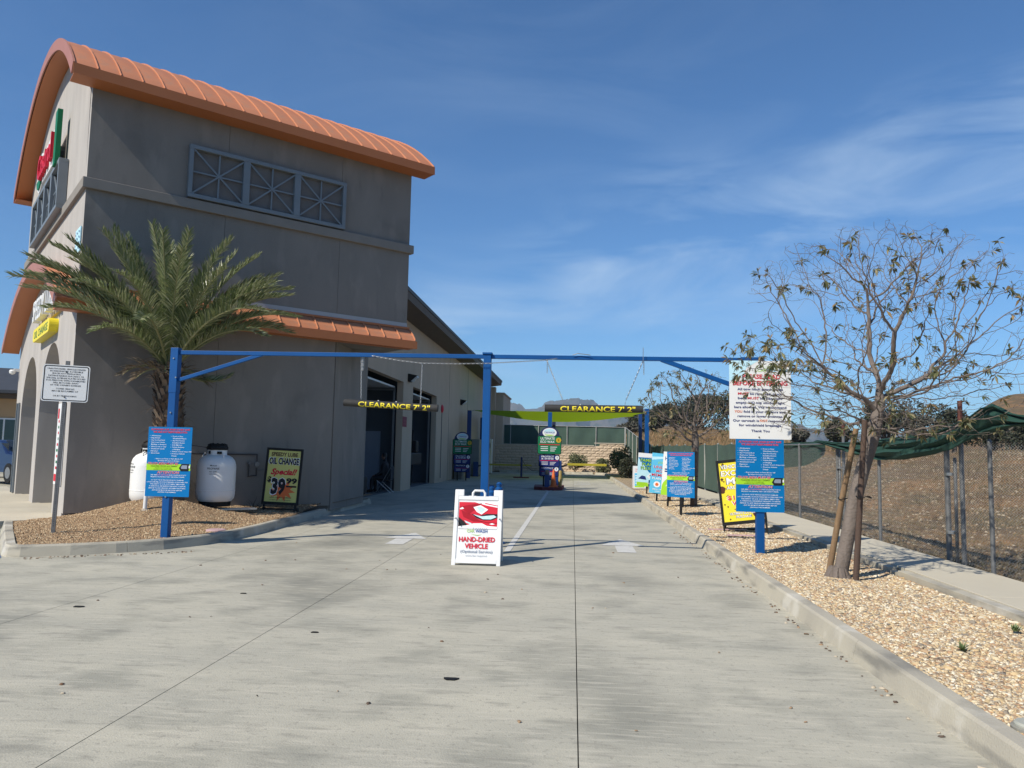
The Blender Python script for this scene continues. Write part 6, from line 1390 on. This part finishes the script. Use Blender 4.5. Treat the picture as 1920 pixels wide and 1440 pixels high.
# ================================================================== PERSON IN THE DOORWAY
def skinned(name, verts, edges, radii, m_, parent, sub=2, rootv=0):
    me = bpy.data.meshes.new(name); me.from_pydata([Vector(v) for v in verts], edges, []); me.materials.append(m_); o = link(name, me, parent)
    sk_ = o.modifiers.new('skin', 'SKIN'); sk_.use_smooth_shade = True; me.skin_vertices if me.skin_vertices else None
    if not me.skin_vertices:
        bmx = bmesh.new(); bmx.from_mesh(me); bmx.verts.layers.skin.verify(); bmx.to_mesh(me); bmx.free()
    for i, r_ in enumerate(radii): me.skin_vertices[0].data[i].radius = (r_, r_) if not isinstance(r_, tuple) else r_
    me.skin_vertices[0].data[rootv].use_root = True
    s = o.modifiers.new('sub', 'SUBSURF'); s.levels = s.render_levels = sub; return o
cloth_d = M('dark_clothing', (.02, .02, .024), .9, var=(.03, .03, .034), vscale=9); skin_m = M('skin', (.30, .15, .10), .6, var=(.26, .13, .085), vscale=9); hair_m = M('dark_hair', (.015, .012, .01), .7, var=(.03, .02, .018), vscale=30)
pe = thing('person', 'person in dark clothes sitting on a folding chair in the first bay doorway', 'person', (-6.6, 26.6, 0), radians(180))
V_ = [(0, 0, .52), (.0, 0, .66), (.02, 0, .85), (-.01, 0, 1.0), (-.0, 0, 1.08), (.02, 0, 1.15),            # 0-5 pelvis..neck
      (0, .10, .52), (.42, .12, .52), (.45, .12, .10), (.56, .12, .05), (0, -.10, .52), (.40, -.14, .52), (.36, -.14, .10), (.47, -.14, .05),   # legs 6-13
      (-.01, .18, 1.0), (.04, .24, .74), (.24, .20, .62), (.33, .17, .60), (-.01, -.18, 1.0), (.04, -.24, .74), (.24, -.20, .62), (.33, -.17, .60), # arms 14-21
      (.03, 0, 1.22), (.045, 0, 1.31)]
E_ = [(0, 1), (1, 2), (2, 3), (3, 4), (4, 5), (0, 6), (6, 7), (7, 8), (8, 9), (0, 10), (10, 11), (11, 12), (12, 13), (3, 14), (14, 15), (15, 16), (16, 17), (3, 18), (18, 19), (19, 20), (20, 21), (5, 22), (22, 23)]
Rr = [(.16, .19), (.155, .18), (.16, .19), (.13, .17), .07, .055, .105, .09, .06, .045, .105, .09, .06, .045, .07, .058, .045, .035, .07, .058, .045, .035, .085, .075]
body = skinned('body', V_, E_, Rr, cloth_d, pe)
mb = MB(); mb.lathe([(.045, -.12), (.07, -.09), (.085, -.03), (.088, .03), (.075, .08), (.04, .115), (.01, .12)], 16, (.05, 0, 1.27)); mb.build('head', skin_m, pe, smooth=True)
mb = MB(); mb.prism([(.13, -.014, 1.25), (.165, -.004, 1.235), (.13, -.004, 1.285)], (0, .018, 0)); mb.build('nose', skin_m, pe)
mb = MB(); mb.lathe([(.092, -.02), (.096, .03), (.082, .09), (.045, .125), (.01, .13)], 16, (.035, 0, 1.275)); mb.build('hair', hair_m, pe, smooth=True)
for s in (-1, 1):
    for q in range(5):
        mb = MB(); y = s * .17 + (q - 2) * .018; l = (.05, .075, .08, .072, .055)[q]; mb.tube([(.34, y, .60), (.34 + l * .6, y, .595), (.34 + l, y + .003, .575)], [.010, .009, .006], 6); mb.build('finger', skin_m, pe, smooth=True)
    mb = MB(); mb.cbox((.335, s * .17, .60), (.07, .085, .03)); mb.build('palm', skin_m, pe, bevel=.01)
    mb = MB(); mb.cbox((.50 if s > 0 else .41, s * .13, .045), (.26, .09, .08)); mb.build('shoe', black, pe, bevel=.02)
fc_ = thing('folding_chair', 'folding chair with crossed pale legs under the seated person in the doorway', 'chair', (-6.6, 26.6, 0), radians(180))
mb = MB(); mb.box(-.22, .22, -.22, .22, .40, .43); mb.build('seat', cloth_d, fc_); mb = MB(); mb.box(-.26, -.23, -.22, .22, .5, .92); mb.build('backrest', cloth_d, fc_)
for s in (-1, 1):
    for a, b in (((-.26, .9), (.25, 0)), ((.22, .43), (-.28, 0))): mb = MB(); mb.tube([(a[0], s * .24, a[1]), (b[0], s * .24, b[1])], .013, 6); mb.build('leg', offwhite if a[1] < .5 else galv, fc_)
# workshop clutter in the bays
rr = random.Random(31)
def bin_(label, loc, h, r_):
    o = thing('waste_bin', label, 'bin', loc); mb = MB(); mb.lathe([(r_ * .85, 0), (r_, h)], 14); mb.build('tub', black, o); mb = MB(); mb.lathe([(r_ * 1.05, h), (r_ * 1.05, h + .04), (.01, h + .08)], 14); mb.build('lid', black, o)
bin_('black bin in the first bay doorway next to the grey return wall', (-6.55, 21.6, 0), .95, .24)
o = thing('pole_rack', 'dark standing equipment rack with leaning poles in the second bay doorway', 'equipment', (-6.75, 31.3, 0))
for k in range(7): mb = MB(); y = -1.4 + k * .38; mb.tube([(rr.uniform(-.2, .2), y, 0), (rr.uniform(-.1, .1), y + rr.uniform(.1, .4), rr.uniform(1.3, 2.4))], .03, 6); mb.build('pole', black, o)
mb = MB(); mb.box(-.2, .3, -1.2, 1.0, .9, 1.4); mb.box(-.1, .3, -.2, .3, 1.4, 1.9); mb.build('machine', black, o, bevel=.05)
o = thing('pressure_unit', 'low dark machine on the floor of the first bay', 'machine', (-7.0, 24.0, 0)); mb = MB(); mb.box(-.3, .3, -.7, .7, .1, .62); mb.build('body', black, o, bevel=.05); mb = MB(); mb.tube([(0, -.6, .6), (0, -.7, 1.5)], .015, 6); mb.build('handle', black, o)
for s in (-1, 1): mb = MB(); mb.tube([(-.25, s * .5, .13), (.25, s * .5, .13)], .13, 12); mb.build('wheel', black, o)

# ================================================================== VEGETATION BEYOND
def bushy(root, c, rx, ry, rz, n, sz, m_, seed, trunk_h=0.0, lumps=7, tr_m=None):
    r = np.random.default_rng(seed); lc = r.normal(size=(lumps, 3)); lc /= np.linalg.norm(lc, axis=1)[:, None]; lc *= r.uniform(.25, .62, (lumps, 1)); lr = r.uniform(.30, .58, lumps)
    k = r.integers(0, lumps, n); q = r.normal(size=(n, 3)); q /= np.linalg.norm(q, axis=1)[:, None]; q *= (r.uniform(.25, 1, n) ** .45)[:, None]
    P = (lc[k] + q * lr[k][:, None]) * np.array([rx, ry, rz]) + np.array(c); P = P[P[:, 2] > .02]; n = len(P)
    a = r.normal(size=(n, 3)); a /= np.linalg.norm(a, axis=1)[:, None]; b = np.cross(a, r.normal(size=(n, 3))); b /= np.linalg.norm(b, axis=1)[:, None]; s = r.uniform(.6, 1.4, (n, 1)) * sz
    v = np.stack([P - a * s, P + b * s * .45, P + a * s, P - b * s * .45], 1).reshape(-1, 3); return np_obj('crown', v, np.arange(4 * n).reshape(-1, 4), m_, root)
darkleaf = leafmat('dark_scrub_leaf', [(.035, .045, .022), (.05, .055, .03), (.028, .035, .018), (.065, .06, .038), (.045, .052, .03)], .15, .7)
greyleaf = leafmat('grey_scrub_leaf', [(.085, .085, .065), (.11, .10, .08), (.065, .07, .05), (.13, .12, .09)], .15, .8)
def tree(name, label, x, y, z, rx, rz, n, sz, m_, seed, th, group='scrubby trees beyond the fences', cat='tree'):
    o = thing(name, label, cat, (x, y, z), 0, group); mb = MB(); mb.tube([(0, 0, -.3), (.1, 0, th), (.0, .1, th + rz * .7)], [rx * .07 + .02, rx * .05 + .015, .02], 7)
    for k in range(5): a = k * 1.26 + seed; mb.tube([(.08, 0, th * .8), (rx * .3 * cos(a), rx * .3 * sin(a), th + rz * .5), (rx * .6 * cos(a), rx * .6 * sin(a), th + rz * .95)], [rx * .035 + .01, rx * .02 + .008, .006], 5)
    mb.build('trunk', barkm, o, smooth=True); bushy(o, (0, 0, th + rz * .75), rx, rx, rz, n, sz, m_, seed, th); return o
FT = [(9.5, 92, 3.6, 1.6, 'low dark scrub tree just right of the blue sail posts'), (12.6, 95, 4.6, 2.3, 'dark rounded scrub tree behind the smaller sparse tree, left side'), (16.5, 100, 5.0, 2.8, 'taller dark tree rising behind the crown of the smaller sparse tree'),
      (20.5, 98, 4.6, 2.8, 'dark bushy tree just left of the white notice sign'), (24.5, 104, 5.0, 3.0, 'dark tree hidden partly by the white notice sign'), (7.0, 88, 2.4, 1.0, 'low brownish bush at the foot of the mountains above the screened fence')]
for i, (x, y, rx, rz, lab) in enumerate(FT): tree('scrub_tree', lab, x, y, hmap(x, y) - .2, rx, rz, 5200, .17, darkleaf if i != 5 else greyleaf, 50 + i, rz * .35)
RT = [(18.0, 62, 1.2, .9, 'small dark bush on the skyline right of the notice sign'), (20.4, 60, 1.4, 1.3, 'round dark tree on the skyline left of the bare trunk'), (23.6, 60, 2.1, 2.0, 'grey-green tree behind the bare trunk'), (26.6, 62, 2.6, 2.4, 'tall grey-green tree right of the bare trunk, highest of the row'),
      (29.6, 62, 2.6, 1.9, 'broad dark tree below the hill slope left of the rusty topped post'), (33, 63, 2.8, 1.7, 'dark low tree under the brown hill at right'), (16.2, 64, .8, .8, 'tiny bush on the skyline beside the notice sign'), (37.5, 66, 3.0, 1.6, 'dark tree at the foot of the hill near the right edge')]
for i, (x, y, rx, rz, lab) in enumerate(RT): tree('scrub_tree', lab, x, y, hmap(x, y) - .1, rx, rz, 3600, .12, darkleaf if i % 3 else greyleaf, 70 + i, rz * .5)
lav = leafmat('sage_leaf', [(.17, .18, .09), (.13, .15, .075), (.22, .21, .12), (.10, .125, .06)], .2, .7)
for i, (x, y, rx, rz, lab) in enumerate([(.2, 55.9, 1.0, .85, 'round grey-green shrub before the block wall right of the barrier arm'), (-1.4, 56.2, .35, .25, 'tiny low plant at the foot of the block wall behind the menu board'), (2.35, 55.6, .7, .65, 'shrub at the right foot of the block wall'),
                                        (3.1, 50.5, .9, 1.2, 'leafy shrub where the screened fence drops at the end of the gravel'), (3.3, 44.5, .7, .9, 'dark shrub in the gravel beside the right sail posts')]):
    o = thing('shrub', lab, 'shrub', (x, y, .1), 0, 'shrubs at the far end of the drive'); bushy(o, (0, 0, rz * .75), rx, rx * .8, rz, 2600, .075, lav if i != 4 else darkleaf, 90 + i)
    mb = MB(); 
    for k in range(7): a = k * .9; mb.tube([(0, 0, 0), (rx * .6 * cos(a), rx * .5 * sin(a), rz)], [.02, .006], 4)
    mb.build('stem', barkm, o)
for i, (x, y, lab) in enumerate([(2.95, 6.15, 'small green weed in the near gravel, closer to the kerb'), (3.75, 6.9, 'small green weed in the gravel against the sidewalk edge')]):
    o = thing('weed', lab, 'weed', (x, y, .14), 0, 'small weeds in the gravel'); r = random.Random(i); v = []; f = []
    for k in range(38):
        a = r.uniform(0, 2 * pi); l = r.uniform(.03, .085); d = Vector((cos(a), sin(a), r.uniform(.3, 1.6))).normalized(); w = Vector((-sin(a), cos(a), 0)) * .006; s_ = Vector((r.uniform(-.02, .02), r.uniform(-.02, .02), 0)); b = len(v); v += [s_ - w * .5, s_ + w * .5, s_ + d * l * .6 + w, s_ + d * l, s_ + d * l * .6 - w]; f.append((b, b + 1, b + 2, b + 3, b + 4))
    me = bpy.data.meshes.new('leaves'); me.from_pydata(v, [], f); me.materials.append(leafmat('weed_leaf', [(.11, .16, .05), (.16, .2, .08)], .2)); link('leaves', me, o)
vb = thing('valve_box', 'round grey-green irrigation valve box lid in the gravel at the lower right edge', 'valve box', (2.47, 4.42, .12)); mb = MB(); mb.lathe([(.085, 0), (.085, .05), (.075, .06), (.01, .062)], 20); mb.build('lid', M('valve_green', (.32, .33, .28), .7, var=(.4, .38, .32), vscale=12), vb, smooth=True); mb = MB(); mb.lathe([(.10, 0), (.10, .035), (.09, .04), (.085, .04)], 20); mb.build('rim', M('valve_rim', (.25, .24, .2), .8, var=(.2, .19, .16), vscale=12), vb)
for i, (x, y, rz, l, lab) in enumerate([(2.95, 14.9, .15, .75, 'faded pink plastic strip lying in the gravel, farther of two'), (3.05, 13.9, .05, .6, 'faded pink plastic strip lying in the gravel beside the mud sign foot')]):
    mb = MB(); mb.box(-l / 2, l / 2, -.022, .022, 0, .018); o = mb.build('plastic_strip', M('pink_strip', (.62, .42, .44), .6, var=(.55, .36, .38), vscale=9)); o.location = (x, y, .155); o.rotation_euler = (0, 0, rz); tag(o, lab, 'strip', 'pink strips in the gravel')

# ================================================================== FAR LEFT: NEIGHBOUR BUILDING AND CARS
nb = thing('neighbour_building', 'orange stucco building with dark sloping roof seen past the left edge of the tower', 'building', (-31, 36, 0), radians(28))
mb = MB(); mb.box(-9, 9, 0, 8, 0, 3.7); mb.build('wall', M('orange_stucco', (.52, .33, .17), .9, var=(.46, .29, .15), vscale=1.5), nb)
mb = MB(); mb.prism([(-9.6, -.9, 3.95), (-9.6, -.9, 4.1), (-9.6, 4, 5.6), (-9.6, 9, 4.1), (-9.6, 9, 3.95)], (19.2, 0, 0)); mb.build('roof', M('dark_roof', (.045, .05, .06), .7, var=(.035, .04, .05), vscale=2), nb)
mb = MB(); mb.box(-9.2, 9.2, -.3, -.02, 3.7, 3.94); mb.build('trim', brown, nb)
for k in range(6):
    x = -7.8 + k * 2.9; mb = MB(); mb.box(x, x + 2.3, -.06, -.01, .5, 2.7); w_ = mb.build('window', white, nb)
    for q in range(2): mb = MB(); mb.box(x + .08 + q * 1.11, x + 1.11 + q * 1.11, -.075, -.062, .58, 2.62); mb.build('pane', M('teal_glass', (.05, .085, .08), .12, var=(.04, .07, .07), vscale=1), w_)
def car(label, loc, rz, paint, name='parked_car'):
    o = thing(name, label, 'car', loc, rz); S = [(-2.2, .35), (-2.22, .75), (-2.05, .95), (-1.1, 1.02), (-.3, 1.42), (.9, 1.46), (1.75, 1.1), (2.15, 1.0), (2.25, .6), (2.2, .32)]
    mb = MB(); W = .9; R = []
    for yy2, ins in ((-W, .12), (-W * .93, 0), (W * .93, 0), (W, .12)):
        R.append([mb.V((x * (1 - .02 * (ins > 0)), yy2 * (1 - (.16 if z > 1.05 else 0)), z - ins * .3 * (z > .5))) for x, z in S])
    for a, b in zip(R, R[1:]):
        for i in range(len(S)): mb.F((a[i], a[(i + 1) % len(S)], b[(i + 1) % len(S)], b[i]))
    mb.F(R[0]); mb.F(R[-1][::-1]); mb.build('body', paint, o, smooth=True)
    mb = MB(); mb.box(-1.0, 1.6, -.775, -.765, 1.06, 1.34); mb.box(-1.0, 1.6, .765, .775, 1.06, 1.34); mb.prism([(-1.14, -.66, 1.045), (-.36, -.62, 1.42), (-.36, .62, 1.42), (-1.14, .66, 1.045)], (-.03, 0, .02)); mb.build('window', darkglass, o)
    for x in (-1.4, 1.4):
        for s in (-1, 1):
            mb = MB(); mb.tube([(x, s * .74, .33), (x, s * .92, .33)], .33, 20); wh = mb.build('wheel', black, o, smooth=True); mb = MB(); mb.tube([(x, s * .925, .33), (x, s * .93, .33)], .2, 12); mb.build('rim', galv, wh)
    for s in (-1, 1): mb = MB(); mb.cbox((-2.14, s * .62, .74), (.16, .38, .13)); mb.build('headlight', offwhite, o, bevel=.03)
    mb = MB(); mb.cbox((-2.22, 0, .5), (.06, 1.0, .16)); mb.build('grille', black, o); return o
car('dark blue car parked at the left edge, nose towards the tower', (-20.0, 26.2, .12), radians(150), M('car_blue', (.006, .014, .06), .3, var=(.005, .012, .05), vscale=1, coat=.3))
car('white car parked behind the dark blue one at the left edge', (-22.6, 30.0, .12), radians(150), M('car_white', (.72, .72, .72), .22, var=(.68, .68, .68), vscale=1, coat=.8))

# ================================================================== pieces that came out of one loop become parts of their own
def split_loose(o):
    me = o.data; n = len(me.vertices); par = list(range(n))
    def fd(a):
        while par[a] != a: par[a] = par[par[a]]; a = par[a]
        return a
    for p in me.polygons:
        v = p.vertices
        for q in v[1:]: par[fd(q)] = fd(v[0])
    roots = {}
    for p in me.polygons: roots.setdefault(fd(p.vertices[0]), []).append(p)
    if len(roots) < 2 or len(roots) > 40: return
    for k, (r_, ps) in enumerate(roots.items()):
        used = sorted({v for p in ps for v in p.vertices}); mp_ = {v: i for i, v in enumerate(used)}
        nm = bpy.data.meshes.new(o.name.split('.')[0]); nm.from_pydata([me.vertices[v].co for v in used], [], [[mp_[v] for v in p.vertices] for p in ps])
        for m_ in me.materials: nm.materials.append(m_)
        nm.polygons.foreach_set('material_index', [p.material_index for p in ps]); nm.polygons.foreach_set('use_smooth', [p.use_smooth for p in ps])
        c = o.copy(); c.data = nm; C.objects.link(c)
    bpy.data.objects.remove(o)
for o in [o for o in C.objects if o.type == 'MESH' and o.name.split('.')[0] in ('spare_post', 'green_shape', 'door_track', 'inner_door', 'inner_wall', 'stay', 'bolt', 'tie', 'slot', 'valve_handle', 'turnbuckle', 'machine', 'vent', 'letter', 'hook')]: split_loose(o)
